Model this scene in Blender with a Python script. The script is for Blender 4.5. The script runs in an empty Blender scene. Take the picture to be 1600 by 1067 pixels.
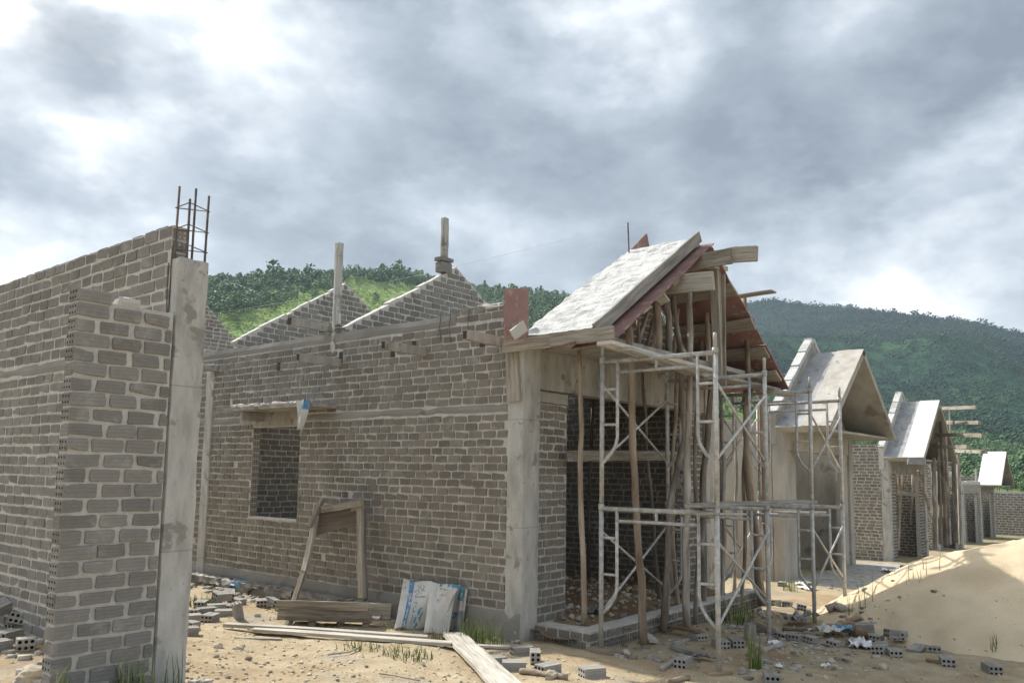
import bpy, math, random
import numpy as np
from mathutils import Vector, Matrix, noise as mnoise

random.seed(7); RNG = np.random.default_rng(7)
scene = bpy.context.scene
COL = scene.collection
R = math.radians

# ------------------------------------------------------------------ camera
CAM = np.array([0., 0., 1.6])
YAW, PIT, ROL, FPX, PPX, PPY = R(50.57), R(6.169), R(.903), 1272.7, 800., 600.
cyw, syw, cp, sp, cr, sr = math.cos(YAW), math.sin(YAW), math.cos(PIT), math.sin(PIT), math.cos(ROL), math.sin(ROL)
_F = np.array([syw*cp, cyw*cp, sp]); _R = np.array([cyw, -syw, 0.]); _U = np.cross(_R, _F)
RIGHT = cr*_R + sr*_U; UP = -sr*_R + cr*_U
def ray(x, y): return RIGHT*((x-PPX)/FPX) - UP*((y-PPY)/FPX) + _F
def P(x, y, ax, val):
    """the point of the plane axis=val seen at photo position x, y (used to survey the site from the photograph)"""
    d = ray(x, y); t = (val-CAM[ax])/d[ax]
    return CAM + t*d
def D(x, y, dist): return CAM + ray(x, y)*dist

cam = bpy.data.cameras.new('camera'); co = bpy.data.objects.new('camera', cam); COL.objects.link(co)
cam.sensor_width = 36; cam.lens = 36*FPX/1600; cam.shift_y = (PPY-533.5)/1600; cam.clip_end = 6000; cam.clip_start = .05
m = Matrix(((RIGHT[0], UP[0], -_F[0], 0), (RIGHT[1], UP[1], -_F[1], 0), (RIGHT[2], UP[2], -_F[2], CAM[2]), (0, 0, 0, 1)))
co.matrix_world = m
scene.camera = co

# ------------------------------------------------------------------ terrain heights
def gz(x, y):
    z = np.interp(x, [-60, 1, 2.6, 4.4, 5.6, 6.4, 8, 10, 14, 24, 43, 60, 120], [.3, .3, .27, .1, .02, -.055, -.09, -.125, -.28, -.65, -1.35, -1.8, -2.4])
    return z
def gzn(x, y):
    n = mnoise.noise(Vector((x*.9, y*.9, 0)))*.035 + mnoise.noise(Vector((x*3.1, y*3.1, 4)))*.020 + mnoise.noise(Vector((x*9, y*9, 9)))*.009
    return float(gz(x, y)) + n
CREST = [D(px, py, d) for px, py, d in ((1340, 920, 11.0), (1377, 902, 10.8), (1412, 887, 10.4), (1450, 869, 10.0), (1497, 857, 9.65), (1547, 849, 9.4), (1600, 837, 9.3), (1680, 815, 9.3), (1760, 798, 9.4), (1850, 790, 9.6))]
_cp = []
for a, b in zip(CREST[:-1], CREST[1:]):
    for k in range(5): _cp.append(a+(b-a)*k/5)
_cp = np.array(_cp)
def sandz(x, y):
    d = np.hypot(_cp[:, 0]-x, _cp[:, 1]-y)
    h = _cp[:, 2]-.60*np.sqrt(d*d+.004)+.02
    v = h.max()
    v += mnoise.noise(Vector((x*1.3, y*1.3, 2)))*.04 + mnoise.noise(Vector((x*3.4, y*3.4, 2)))*.028 + mnoise.noise(Vector((x*8, y*8, 3)))*.015 + mnoise.noise(Vector((x*17, y*17, 3)))*.006
    q = mnoise.noise(Vector((x*2.3, y*2.3, 8)))   # small slumps and foot-marks
    v -= .045*max(0., q-.15)*4
    return v
def surf(x, y): return max(gzn(x, y), sandz(x, y))
def G(px, py, z=None):
    """ground point seen at photo position"""
    d = ray(px, py); t = 3.; lo = t
    while t < 60:
        p = CAM+d*t
        if p[2] < surf(p[0], p[1]): break
        lo = t; t += .12
    for _ in range(14):
        m_ = (lo+t)/2; p = CAM+d*m_
        if p[2] < surf(p[0], p[1]): t = m_
        else: lo = m_
    return CAM+d*lo

# ------------------------------------------------------------------ materials
def mat(name):
    m = bpy.data.materials.new(name); m.use_nodes = True
    nt = m.node_tree; b = nt.nodes['Principled BSDF']
    return m, nt, b
def N(nt, typ, **kw):
    n = nt.nodes.new(typ)
    for k, v in kw.items():
        if k.startswith('i_'):
            n.inputs[k[2:].replace('_', ' ')].default_value = v
        else: setattr(n, k, v)
    return n
def ramp(nt, stops, fac=None):
    n = nt.nodes.new('ShaderNodeValToRGB'); e = n.color_ramp.elements
    while len(e) < len(stops): e.new(.5)
    for i, (p, c) in enumerate(stops):
        e[i].position = p; e[i].color = (*c, 1) if len(c) == 3 else c
    if fac is not None: nt.links.new(fac, n.inputs[0])
    return n
def mixc(nt, a, b, fac, mode='MIX'):
    n = nt.nodes.new('ShaderNodeMix'); n.data_type = 'RGBA'; n.blend_type = mode
    for s, v in ((0, fac), (6, a), (7, b)):
        if isinstance(v, (int, float)): n.inputs[s].default_value = v
        elif isinstance(v, tuple): n.inputs[s].default_value = (*v, 1)
        else: nt.links.new(v, n.inputs[s])
    return n.outputs[2]
def math_(nt, op, a, b=0., c=0.):
    n = nt.nodes.new('ShaderNodeMath'); n.operation = op
    for i, v in enumerate((a, b, c)):
        if isinstance(v, (int, float)): n.inputs[i].default_value = v
        else: nt.links.new(v, n.inputs[i])
    return n.outputs[0]
def noise_(nt, vec, scale, detail=4., rough=.55, dist=0.):
    n = nt.nodes.new('ShaderNodeTexNoise'); n.inputs['Scale'].default_value = scale
    n.inputs['Detail'].default_value = detail; n.inputs['Roughness'].default_value = rough; n.inputs['Distortion'].default_value = dist
    if vec is not None: nt.links.new(vec, n.inputs['Vector'])
    return n
def objco(nt):
    g = nt.nodes.new('ShaderNodeNewGeometry'); return g.outputs['Position']
def bump(nt, b, h, strength=.4, dist=.01):
    n = nt.nodes.new('ShaderNodeBump'); n.inputs['Strength'].default_value = strength; n.inputs['Distance'].default_value = dist
    nt.links.new(h, n.inputs['Height']); nt.links.new(n.outputs[0], b.inputs['Normal'])
def attr(nt, name='tint'):
    a = nt.nodes.new('ShaderNodeAttribute'); a.attribute_name = name; return a.outputs['Fac']
def mapv(nt, vec, scale):
    n = nt.nodes.new('ShaderNodeMapping'); n.inputs['Scale'].default_value = scale; nt.links.new(vec, n.inputs['Vector']); return n.outputs[0]

def simple(name, stops, scale=6., detail=6., rough=.9, bscale=40., bstr=.4, bdist=.01, tintamt=.35, spots=None, stretch=None, metal=0., pits=None):
    m, nt, b = mat(name); pos = objco(nt)
    v = mapv(nt, pos, stretch) if stretch else pos
    n = noise_(nt, v, scale, detail, .6)
    f = n.outputs['Fac']
    t = attr(nt)
    f2 = math_(nt, 'ADD', f, math_(nt, 'MULTIPLY', math_(nt, 'SUBTRACT', t, .5), tintamt))
    c = ramp(nt, stops, f2).outputs[0]
    if spots:
        sc, thr, col = spots
        n2 = noise_(nt, pos, sc, 3., .6)
        k = ramp(nt, [(thr, (0, 0, 0)), (min(thr+.06, 1), (1, 1, 1))], n2.outputs['Fac']).outputs[0]
        c = mixc(nt, c, col, k)
    if pits:
        n3 = noise_(nt, pos, pits[0], 2., .5); k = ramp(nt, [(pits[1], (0, 0, 0)), (pits[1]+.03, (1, 1, 1))], n3.outputs['Fac']).outputs[0]
        c = mixc(nt, c, pits[2], k)
        sxx = nt.nodes.new('ShaderNodeSeparateXYZ'); nt.links.new(pos, sxx.inputs[0])
        wz = noise_(nt, mapv(nt, pos, (2., 2., .2)), 1., 2.)
        fr = math_(nt, 'FRACT', math_(nt, 'ADD', math_(nt, 'MULTIPLY', sxx.outputs[2], .93), math_(nt, 'MULTIPLY', wz.outputs['Fac'], .04)))
        k = ramp(nt, [(.0, (1, 1, 1)), (.012, (0, 0, 0))], fr).outputs[0]
        c = mixc(nt, c, pits[2], math_(nt, 'MULTIPLY', k, .55))
    nt.links.new(c, b.inputs['Base Color'])
    b.inputs['Roughness'].default_value = rough; b.inputs['Metallic'].default_value = metal
    b.inputs['Specular IOR Level'].default_value = .25
    nb = noise_(nt, pos, bscale, 6., .65)
    bump(nt, b, nb.outputs['Fac'], bstr, bdist)
    return m

M = {}
def brick_mat(name, dark, light):
    m, nt, b = mat(name); pos = objco(nt); t = attr(nt)
    n = noise_(nt, pos, 26., 8., .75)
    big = noise_(nt, pos, .9, 4., .6)
    f = math_(nt, 'ADD', math_(nt, 'MULTIPLY', t, .42), math_(nt, 'MULTIPLY', n.outputs['Fac'], .75))
    f = math_(nt, 'ADD', f, math_(nt, 'MULTIPLY', math_(nt, 'SUBTRACT', big.outputs['Fac'], .5), .5))
    c = ramp(nt, [(.2, dark), (.85, light)], f).outputs[0]
    # drips of pale mortar smeared over some bricks
    sm = noise_(nt, pos, 5.5, 5., .7, .4)
    k = ramp(nt, [(.55, (0, 0, 0)), (.68, (1, 1, 1))], sm.outputs['Fac']).outputs[0]
    c = mixc(nt, c, (.42, .405, .37), math_(nt, 'MULTIPLY', k, .55))
    dk = noise_(nt, mapv(nt, pos, (1., 1., .45)), 1.7, 6., .65); k = ramp(nt, [(.52, (0, 0, 0)), (.66, (1, 1, 1))], dk.outputs['Fac']).outputs[0]
    c = mixc(nt, c, (.085, .080, .073), math_(nt, 'MULTIPLY', k, .24))
    # extrusion grooves along the brick
    uv = nt.nodes.new('ShaderNodeUVMap'); sx = nt.nodes.new('ShaderNodeSeparateXYZ'); nt.links.new(uv.outputs[0], sx.inputs[0])
    wob = noise_(nt, pos, 14., 2.)
    vv = math_(nt, 'ADD', sx.outputs[1], math_(nt, 'MULTIPLY', math_(nt, 'SUBTRACT', wob.outputs['Fac'], .5), .12))
    g1 = math_(nt, 'ABSOLUTE', math_(nt, 'SUBTRACT', vv, .36)); g2 = math_(nt, 'ABSOLUTE', math_(nt, 'SUBTRACT', vv, .68))
    g = math_(nt, 'MINIMUM', g1, g2)
    gr = ramp(nt, [(.0, (0, 0, 0)), (.05, (1, 1, 1))], g).outputs[0]
    c = mixc(nt, mixc(nt, c, (.8, .8, .8), .85, 'MULTIPLY'), c, gr)
    nt.links.new(c, b.inputs['Base Color']); b.inputs['Roughness'].default_value = .95; b.inputs['Specular IOR Level'].default_value = .15
    nb = noise_(nt, pos, 70., 6., .7)
    h = math_(nt, 'ADD', math_(nt, 'MULTIPLY', gr, .35), nb.outputs['Fac'])
    bump(nt, b, h, .7, .006)
    return m
M['brick'] = brick_mat('hollow_brick', (.165, .158, .146), (.282, .270, .250))
M['brickloose'] = brick_mat('loose_brick', (.25, .24, .222), (.40, .385, .355))
M['brickwarm'] = brick_mat('hollow_brick_warm', (.158, .142, .121), (.272, .248, .213))
M['mortar'] = simple('mortar', [(.25, (.45, .432, .395)), (.75, (.65, .63, .585))], 14., 8., .95, 45., .9, .012, .2, (2.2, .66, (.40, .37, .32)))
M['band'] = simple('old_concrete_band', [(.25, (.20, .192, .175)), (.75, (.335, .322, .295))], 2.2, 8., .95, 40., .6, .01, .3, (3., .62, (.19, .175, .15)), (1., .5, .8))
M['hole'] = simple('hole_shade', [(0, (.045, .042, .038)), (1, (.08, .075, .068))])  # dark colour stands in for the shade inside open cells
M['concrete'] = simple('concrete', [(.3, (.24, .228, .203)), (.5, (.35, .335, .305)), (.7, (.46, .445, .41))], 8., 10., .92, 30., .7, .008, .3, (4., .60, (.20, .19, .165)), (1., 1., .3), 0., (40., .72, (.11, .10, .088)))
M['conclight'] = simple('concrete_cast', [(.3, (.31, .305, .285)), (.5, (.45, .442, .415)), (.7, (.56, .55, .525))], 9., 10., .9, 28., .7, .008, .2, (5., .60, (.27, .26, .235)), (1., 1., .3), 0., (46., .71, (.12, .115, .10)))
M['plaster'] = simple('cement_render', [(.3, (.27, .255, .225)), (.5, (.37, .352, .315)), (.7, (.46, .44, .40))], 2.2, 9., .93, 50., .4, .004, .3, (1.6, .60, (.25, .225, .185)), (1., 1., .45))
M['roofmortar'] = simple('pale_roof_mortar', [(.3, (.36, .36, .35)), (.5, (.54, .54, .525)), (.68, (.66, .66, .645))], 11., 10., .9, 22., 1., .03, .2, (9., .67, (.36, .36, .35)), (1., .5, 1.))
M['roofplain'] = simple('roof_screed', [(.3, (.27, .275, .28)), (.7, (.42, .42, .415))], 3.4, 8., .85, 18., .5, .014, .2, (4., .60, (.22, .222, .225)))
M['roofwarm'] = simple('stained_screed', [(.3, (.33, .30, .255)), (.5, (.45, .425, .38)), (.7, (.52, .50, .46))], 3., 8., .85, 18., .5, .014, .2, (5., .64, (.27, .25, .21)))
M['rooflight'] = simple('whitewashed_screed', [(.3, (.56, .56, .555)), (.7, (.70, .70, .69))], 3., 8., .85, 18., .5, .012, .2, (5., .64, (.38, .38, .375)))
M['red'] = simple('red_film_plywood', [(.25, (.20, .098, .086)), (.75, (.34, .22, .195))], 2.6, 7., .6, 30., .15, .003, .3, (11., .57, (.36, .26, .23)))
M['rock'] = simple('stone', [(.2, (.26, .215, .16)), (.8, (.60, .53, .42))], 9., 6., .95, 30., .8, .02, 1.)
M['rubble'] = simple('rubble', [(.2, (.20, .185, .16)), (.8, (.46, .435, .39))], 12., 6., .95, 40., .8, .01, .9)
M['sand'] = simple('sand', [(.25, (.56, .45, .30)), (.75, (.70, .585, .42))], 2.6, 10., .97, 55., .8, .015, 0., (19., .70, (.42, .33, .23)))
M['dirt'] = simple('dirt_fill', [(.25, (.17, .105, .06)), (.55, (.29, .20, .12)), (.8, (.40, .32, .22))], 2.2, 9., .97, 35., .9, .03, 0., (11., .6, (.36, .33, .28)))
M['galv'] = simple('dusty_galvanised_steel', [(.3, (.31, .308, .298)), (.5, (.46, .455, .437)), (.7, (.62, .61, .585))], 17., 6., .6, 60., .3, .004, .2, (22., .66, (.30, .22, .15)), None, .2)
M['rebar'] = simple('rusty_rebar', [(.3, (.07, .055, .045)), (.75, (.20, .175, .15))], 25., 4., .8, 200., .6, .003, .2)
M['bagwhite'] = simple('woven_white_sack', [(.25, (.46, .445, .415)), (.8, (.66, .645, .61))], 6., 6., .6, 35., .25, .004, .2)
M['bagblue'] = simple('blue_print', [(.3, (.06, .18, .33)), (.7, (.16, .33, .47))], 18., 5., .6, 35., .5, .008, .1, (15., .6, (.50, .54, .56)))
M['bagteal'] = simple('teal_print', [(.3, (.05, .20, .26)), (.7, (.15, .34, .40))], 18., 5., .6, 35., .5, .008, .1, (15., .6, (.50, .54, .56)))
M['bagink'] = simple('grey_print', [(.3, (.20, .22, .24)), (.7, (.36, .37, .37))], 18., 5., .6)
M['foil'] = simple('dirty_plastic_sheet', [(.3, (.11, .105, .095)), (.7, (.31, .30, .28))], 10., 6., .45, 30., .8, .02, .4)
M['white'] = simple('white_plastic', [(.3, (.70, .70, .70)), (.7, (.86, .86, .86))], 8., 4., .45, 30., .4, .01, .2)
M['string'] = simple('pale_string', [(0, (.8, .8, .8)), (1, (.9, .9, .9))])

def wood_mat(name, dark, mid, light, k=1.):
    m, nt, b = mat(name); uv = nt.nodes.new('ShaderNodeUVMap'); t = attr(nt)
    cmb = nt.nodes.new('ShaderNodeCombineXYZ'); nt.links.new(math_(nt, 'MULTIPLY', t, 37.), cmb.inputs[2])
    ad = nt.nodes.new('ShaderNodeVectorMath'); ad.operation = 'ADD'; nt.links.new(uv.outputs[0], ad.inputs[0]); nt.links.new(cmb.outputs[0], ad.inputs[1])
    v = mapv(nt, ad.outputs[0], (2.2, 45.*k, 1.)); n = noise_(nt, v, 1., 7., .62, .5)
    v2 = mapv(nt, ad.outputs[0], (1.3, 4., 1.)); n2 = noise_(nt, v2, 1.6, 5., .6)
    f = math_(nt, 'ADD', math_(nt, 'MULTIPLY', n.outputs['Fac'], .65), math_(nt, 'MULTIPLY', n2.outputs['Fac'], .35))
    f = math_(nt, 'ADD', f, math_(nt, 'MULTIPLY', math_(nt, 'SUBTRACT', t, .5), .18))
    c = ramp(nt, [(.32, dark), (.5, mid), (.68, light)], f).outputs[0]
    nt.links.new(c, b.inputs['Base Color']); b.inputs['Roughness'].default_value = .9; b.inputs['Specular IOR Level'].default_value = .15
    bump(nt, b, n.outputs['Fac'], .8, .006)
    return m
M['wood'] = wood_mat('weathered_board', (.15, .13, .105), (.33, .298, .248), (.49, .45, .385))
M['woodpale'] = wood_mat('mortar_caked_board', (.30, .275, .235), (.51, .48, .425), (.68, .65, .59))
M['woodgrey'] = wood_mat('grey_board', (.17, .16, .145), (.33, .32, .295), (.48, .465, .43))
M['bark'] = wood_mat('stripped_pole', (.14, .105, .078), (.31, .25, .19), (.50, .435, .355), .35)
M['barkgrey'] = wood_mat('barked_pole', (.10, .085, .070), (.235, .205, .172), (.50, .47, .42), .25)
M['panel'] = wood_mat('dark_brown_panel', (.09, .076, .062), (.165, .142, .118), (.24, .21, .175))  # darker brown wood for the trestle's panel
M['bamboo'] = wood_mat('split_log', (.16, .10, .06), (.33, .23, .145), (.45, .36, .25), .4)

def leaf_mat(name, stops, trans=.25):
    m, nt, b = mat(name); t = attr(nt)
    c = ramp(nt, stops, t).outputs[0]
    nt.links.new(c, b.inputs['Base Color']); b.inputs['Roughness'].default_value = .7; b.inputs['Specular IOR Level'].default_value = .2
    return m
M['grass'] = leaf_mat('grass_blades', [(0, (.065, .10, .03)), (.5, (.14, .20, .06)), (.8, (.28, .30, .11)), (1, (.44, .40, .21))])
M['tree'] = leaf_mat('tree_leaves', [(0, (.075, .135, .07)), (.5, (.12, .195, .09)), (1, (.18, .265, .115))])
M['bush'] = leaf_mat('hill_scrub', [(0, (.15, .23, .08)), (.5, (.26, .36, .12)), (1, (.40, .47, .19))])
M['canopy'] = leaf_mat('mountain_canopy', [(0, (.012, .040, .036)), (.5, (.028, .074, .046)), (1, (.072, .135, .055))])

def ground_mat():
    m, nt, b = mat('site_ground'); pos = objco(nt)
    big = noise_(nt, pos, .55, 6., .6); mid = noise_(nt, pos, 3.2, 8., .65); fine = noise_(nt, pos, 30., 6., .7)
    c = ramp(nt, [(.3, (.36, .28, .18)), (.5, (.47, .38, .255)), (.72, (.58, .49, .35))], mid.outputs['Fac']).outputs[0]
    k = ramp(nt, [(.52, (0, 0, 0)), (.66, (1, 1, 1))], big.outputs['Fac']).outputs[0]
    c = mixc(nt, c, (.33, .20, .105), math_(nt, 'MULTIPLY', k, .6))
    og = noise_(nt, pos, 1.3, 7., .7)
    k2 = ramp(nt, [(.55, (0, 0, 0)), (.68, (1, 1, 1))], og.outputs['Fac']).outputs[0]
    c = mixc(nt, c, (.36, .345, .31), math_(nt, 'MULTIPLY', k2, .75))
    gn = noise_(nt, pos, 1.9, 6., .75); k3 = ramp(nt, [(.62, (0, 0, 0)), (.74, (1, 1, 1))], gn.outputs['Fac']).outputs[0]
    c = mixc(nt, c, (.21, .215, .075), math_(nt, 'MULTIPLY', k3, .45))
    k4 = ramp(nt, [(.60, (0, 0, 0)), (.70, (1, 1, 1))], fine.outputs['Fac']).outputs[0]
    c = mixc(nt, c, (.66, .59, .46), math_(nt, 'MULTIPLY', k4, .7))
    k5 = ramp(nt, [(.30, (1, 1, 1)), (.40, (0, 0, 0))], fine.outputs['Fac']).outputs[0]
    c = mixc(nt, c, (.15, .11, .07), math_(nt, 'MULTIPLY', k5, .5))
    # beyond the building site the valley floor is grassed over
    ln = nt.nodes.new('ShaderNodeVectorMath'); ln.operation = 'LENGTH'; nt.links.new(pos, ln.inputs[0])
    kd = ramp(nt, [(.0, (0, 0, 0)), (.35, (1, 1, 1))], math_(nt, 'DIVIDE', ln.outputs['Value'], 300.)).outputs[0]
    c = mixc(nt, c, (.035, .065, .025), kd)
    nt.links.new(c, b.inputs['Base Color']); b.inputs['Roughness'].default_value = .97; b.inputs['Specular IOR Level'].default_value = .1
    bump(nt, b, math_(nt, 'ADD', fine.outputs['Fac'], math_(nt, 'MULTIPLY', mid.outputs['Fac'], .8)), .9, .03)
    return m
M['ground'] = ground_mat()
def hill_mat(name, a, b_, c_):
    m, nt, b = mat(name); pos = objco(nt)
    n = noise_(nt, pos, .012, 6., .6); f = noise_(nt, pos, .16, 6., .7)
    v = math_(nt, 'ADD', math_(nt, 'MULTIPLY', n.outputs['Fac'], .6), math_(nt, 'MULTIPLY', f.outputs['Fac'], .4))
    c = ramp(nt, [(.38, a), (.5, b_), (.62, c_)], v).outputs[0]
    nt.links.new(c, b.inputs['Base Color']); b.inputs['Roughness'].default_value = 1.; b.inputs['Specular IOR Level'].default_value = .05
    bump(nt, b, f.outputs['Fac'], 1., 3.)
    return m
M['hill'] = hill_mat('hill_grass', (.14, .21, .065), (.23, .32, .10), (.34, .42, .15))
M['mountain'] = hill_mat('mountain_forest_floor', (.014, .042, .034), (.030, .075, .045), (.065, .12, .05))

# ------------------------------------------------------------------ mesh builder
class MB:
    def __init__(s): s.v = []; s.f = []; s.mi = []; s.uv = []; s.t = []
    def add(s, verts, t=.5):
        i = len(s.v); s.v.extend([tuple(map(float, p)) for p in verts]); s.t.extend([t]*len(verts)); return i
    def face(s, idx, m=0, uv=None):
        s.f.append(tuple(idx)); s.mi.append(m); s.uv.append(uv if uv else [(0., 0.)]*len(idx))
    def quad(s, pts, m=0, t=.5, uv=None):
        i = s.add(pts, t); s.face(range(i, i+len(pts)), m, uv)
    def hexa(s, c, ax, ay, az, m=0, t=.5):
        """box with centre c and half-axes ax, ay, az"""
        c, ax, ay, az = (np.array(q, float) for q in (c, ax, ay, az))
        p = [c+sx*ax+sy*ay+sz*az for sz in (-1, 1) for sy in (-1, 1) for sx in (-1, 1)]
        i = s.add(p, t)
        if np.dot(np.cross(ax, ay), az) < 0: fl = lambda q: tuple(reversed(q))
        else: fl = tuple
        for q in ((0, 2, 3, 1), (4, 5, 7, 6), (0, 1, 5, 4), (2, 6, 7, 3), (0, 4, 6, 2), (1, 3, 7, 5)):
            s.face([i+k for k in fl(q)], m)
    def box(s, lo, hi, m=0, t=.5):
        lo = np.array(lo, float); hi = np.array(hi, float); h = (hi-lo)/2
        s.hexa((lo+hi)/2, (h[0], 0, 0), (0, h[1], 0), (0, 0, h[2]), m, t)
    def rbox(s, lo, hi, m=0, n=(3, 3, 8), amp=.006, t=.5):
        """box with subdivided, slightly uneven faces and worn arrises"""
        lo = np.array(lo, float); hi = np.array(hi, float); d = hi-lo
        seed = random.random()*50; idx = {}
        def vid(i, j, k):
            if (i, j, k) not in idx:
                p = lo+d*np.array([i/n[0], j/n[1], k/n[2]])
                q = Vector(p*3.)+Vector((seed, 0, 0))
                nv = mnoise.noise_vector(q)*amp + mnoise.noise_vector(q*4)*amp*.6
                p = p+np.array(nv)
                e = [(i in (0, n[0])), (j in (0, n[1])), (k in (0, n[2]))]
                if sum(e) >= 2:
                    c = (lo+hi)/2; sg = np.sign(c-p)*np.array(e); p = p+sg*min(.006, d.min()*.1)*(1+random.random()*.8)
                idx[(i, j, k)] = s.add([p], t)
            return idx[(i, j, k)]
        for a in range(3):
            b, c = (a+1) % 3, (a+2) % 3
            for side in (0, n[a]):
                for u in range(n[b]):
                    for w in range(n[c]):
                        q = []
                        for du, dw in ((0, 0), (1, 0), (1, 1), (0, 1)):
                            k = [0, 0, 0]; k[a] = side; k[b] = u+du; k[c] = w+dw; q.append(vid(*k))
                        if side == 0: q.reverse()
                        s.face(q, m)
    def board(s, p0, p1, wv, w, th, m=0, warp=.006, ragged=.015, n=8):
        """sawn board from p0 to p1, wv = direction of its width, w width, th thickness"""
        p0 = np.array(p0, float); p1 = np.array(p1, float); d = p1-p0; L = np.linalg.norm(d); d = d/L
        wv = np.array(wv, float); wv = wv-d*np.dot(wv, d); wv /= np.linalg.norm(wv); tv = np.cross(d, wv)
        t = random.random(); sd = random.random()*90; rings = []
        ph = random.random()*6
        for i in range(n+1):
            u = i/n
            c = p0+d*L*u + tv*(math.sin(u*3+ph)*warp) + wv*mnoise.noise(Vector((u*4, sd, 0)))*warp
            wa = w/2*(1+mnoise.noise(Vector((u*9, sd, 3)))*.07); wb = w/2*(1+mnoise.noise(Vector((u*9, sd, 7)))*.07)
            ex = [(random.random()-.5)*2*ragged if i in (0, n) else 0 for _ in range(4)]
            pts = [c-wv*wa-tv*th/2+d*ex[0], c+wv*wb-tv*th/2+d*ex[1], c+wv*wb+tv*th/2+d*ex[1], c-wv*wa+tv*th/2+d*ex[0]]
            rings.append(s.add(pts, t))
        vs = [0, w, w+th, 2*w+th, 2*w+2*th]
        for i in range(n):
            u0, u1 = i/n*L, (i+1)/n*L
            for k in range(4):
                a, b = rings[i]+k, rings[i]+(k+1) % 4; c, e = rings[i+1]+(k+1) % 4, rings[i+1]+k
                s.face((a, b, c, e), m, [(u0, vs[k]), (u0, vs[k+1]), (u1, vs[k+1]), (u1, vs[k])])
        r0, r1 = rings[0], rings[-1]
        s.face((r0+3, r0+2, r0+1, r0), m, [(0, 0), (.02, 0), (.02, w), (0, w)]); s.face((r1, r1+1, r1+2, r1+3), m, [(0, 0), (.02, 0), (.02, w), (0, w)])
    def tube(s, pts, rad, n=8, m=0, jit=0., t=None):
        pts = [np.array(p, float) for p in pts]; k = len(pts)
        if not hasattr(rad, '__len__'): rad = [rad]*k
        t = random.random() if t is None else t
        rings = []; L = 0; ls = []
        ref = None; sd = random.random()*60
        for i in range(k):
            d = pts[min(i+1, k-1)]-pts[max(i-1, 0)]; d = d/(np.linalg.norm(d)+1e-9)
            if ref is None:
                ref = np.array([1., 0, 0]) if abs(d[0]) < .8 else np.array([0, 1., 0])
            a = ref-d*np.dot(ref, d); a /= np.linalg.norm(a); ref = a; b = np.cross(d, a)
            if i: L += np.linalg.norm(pts[i]-pts[i-1])
            ls.append(L)
            ring = []
            for j in range(n):
                an = 2*math.pi*j/n; r = rad[i]
                if jit: r *= 1+jit*mnoise.noise(Vector((math.cos(an)*1.2, math.sin(an)*1.2, L*7+sd)))*2
                ring.append(pts[i]+(a*math.cos(an)+b*math.sin(an))*r)
            rings.append(s.add(ring, t))
        for i in range(k-1):
            for j in range(n):
                j2 = (j+1) % n; q = 2*math.pi*rad[i]/n
                s.face((rings[i]+j, rings[i]+j2, rings[i+1]+j2, rings[i+1]+j), m, [(ls[i], j*q), (ls[i], (j+1)*q), (ls[i+1], (j+1)*q), (ls[i+1], j*q)])
        s.face([rings[0]+j for j in reversed(range(n))], m); s.face([rings[-1]+j for j in range(n)], m)
    def prism(s, poly, O, U, Nn, th, m=0, t=.5):
        """polygon (s, z) on plane O + s*U + z*Z, extruded by th against Nn"""
        O = np.array(O, float); U = np.array(U, float); Nn = np.array(Nn, float); Z = np.array([0, 0, 1.])
        a = [O+U*p[0]+Z*p[1] for p in poly]; b = [q-Nn*th for q in a]; k = len(a)
        i = s.add(a+b, t)
        s.face([i+j for j in range(k)], m); s.face([i+k+j for j in reversed(range(k))], m)
        for j in range(k):
            s.face((i+(j+1) % k, i+j, i+k+j, i+k+(j+1) % k), m)
    def brick(s, O, U, V, Nn, w, h, dep, m=1, jit=.004, t=None, uvl=0.):
        """one laid brick seen on its face: uneven outline standing dep proud of the mortar"""
        t = random.random() if t is None else t
        c = min(.006, w*.15)
        o = [(c, 0), (w*.5, 0), (w-c, 0), (w, c), (w, h*.5), (w, h-c), (w-c, h), (w*.5, h), (c, h), (0, h-c), (0, h*.5), (0, c)]
        oo = []
        for x, y in o: oo.append((x+random.uniform(-jit, jit), y+random.uniform(-jit, jit)*.8))
        tl = [random.uniform(-.0025, .0025) for _ in range(3)]
        if w > .09:
            for ci in ((0, 11, 1), (3, 2, 4), (6, 5, 7), (9, 8, 10)):   # knocked-off corners and mortar lapping over edges
                if random.random() < .09:
                    q = random.uniform(.15, .55); cxx, cyy = w/2, h/2; x, y = oo[ci[0]]; oo[ci[0]] = (x+(cxx-x)*q*.35, y+(cyy-y)*q)
                    for cj in ci[1:]:
                        x, y = oo[cj]; oo[cj] = (x+(cxx-x)*q*.2, y+(cyy-y)*q*.45)
        a = [O+U*x+V*y for x, y in oo]
        cx, cy = w/2, h/2
        b = []
        for x, y in oo:
            x2 = x-(.0025 if x > cx else -.0025); y2 = y-(.0025 if y > cy else -.0025)
            b.append(O+U*x2+V*y2+Nn*(dep+tl[0]+tl[1]*(x-cx)/w*2+tl[2]*(y-cy)/h*2))
        i = s.add(a+b, t)
        s.face(range(i+12, i+24), m, [(x, y/h) for x, y in oo])
        for j in range(12):
            j2 = (j+1) % 12
            s.face((i+j, i+j2, i+12+j2, i+12+j), m, [(0, .5)]*4)
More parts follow.
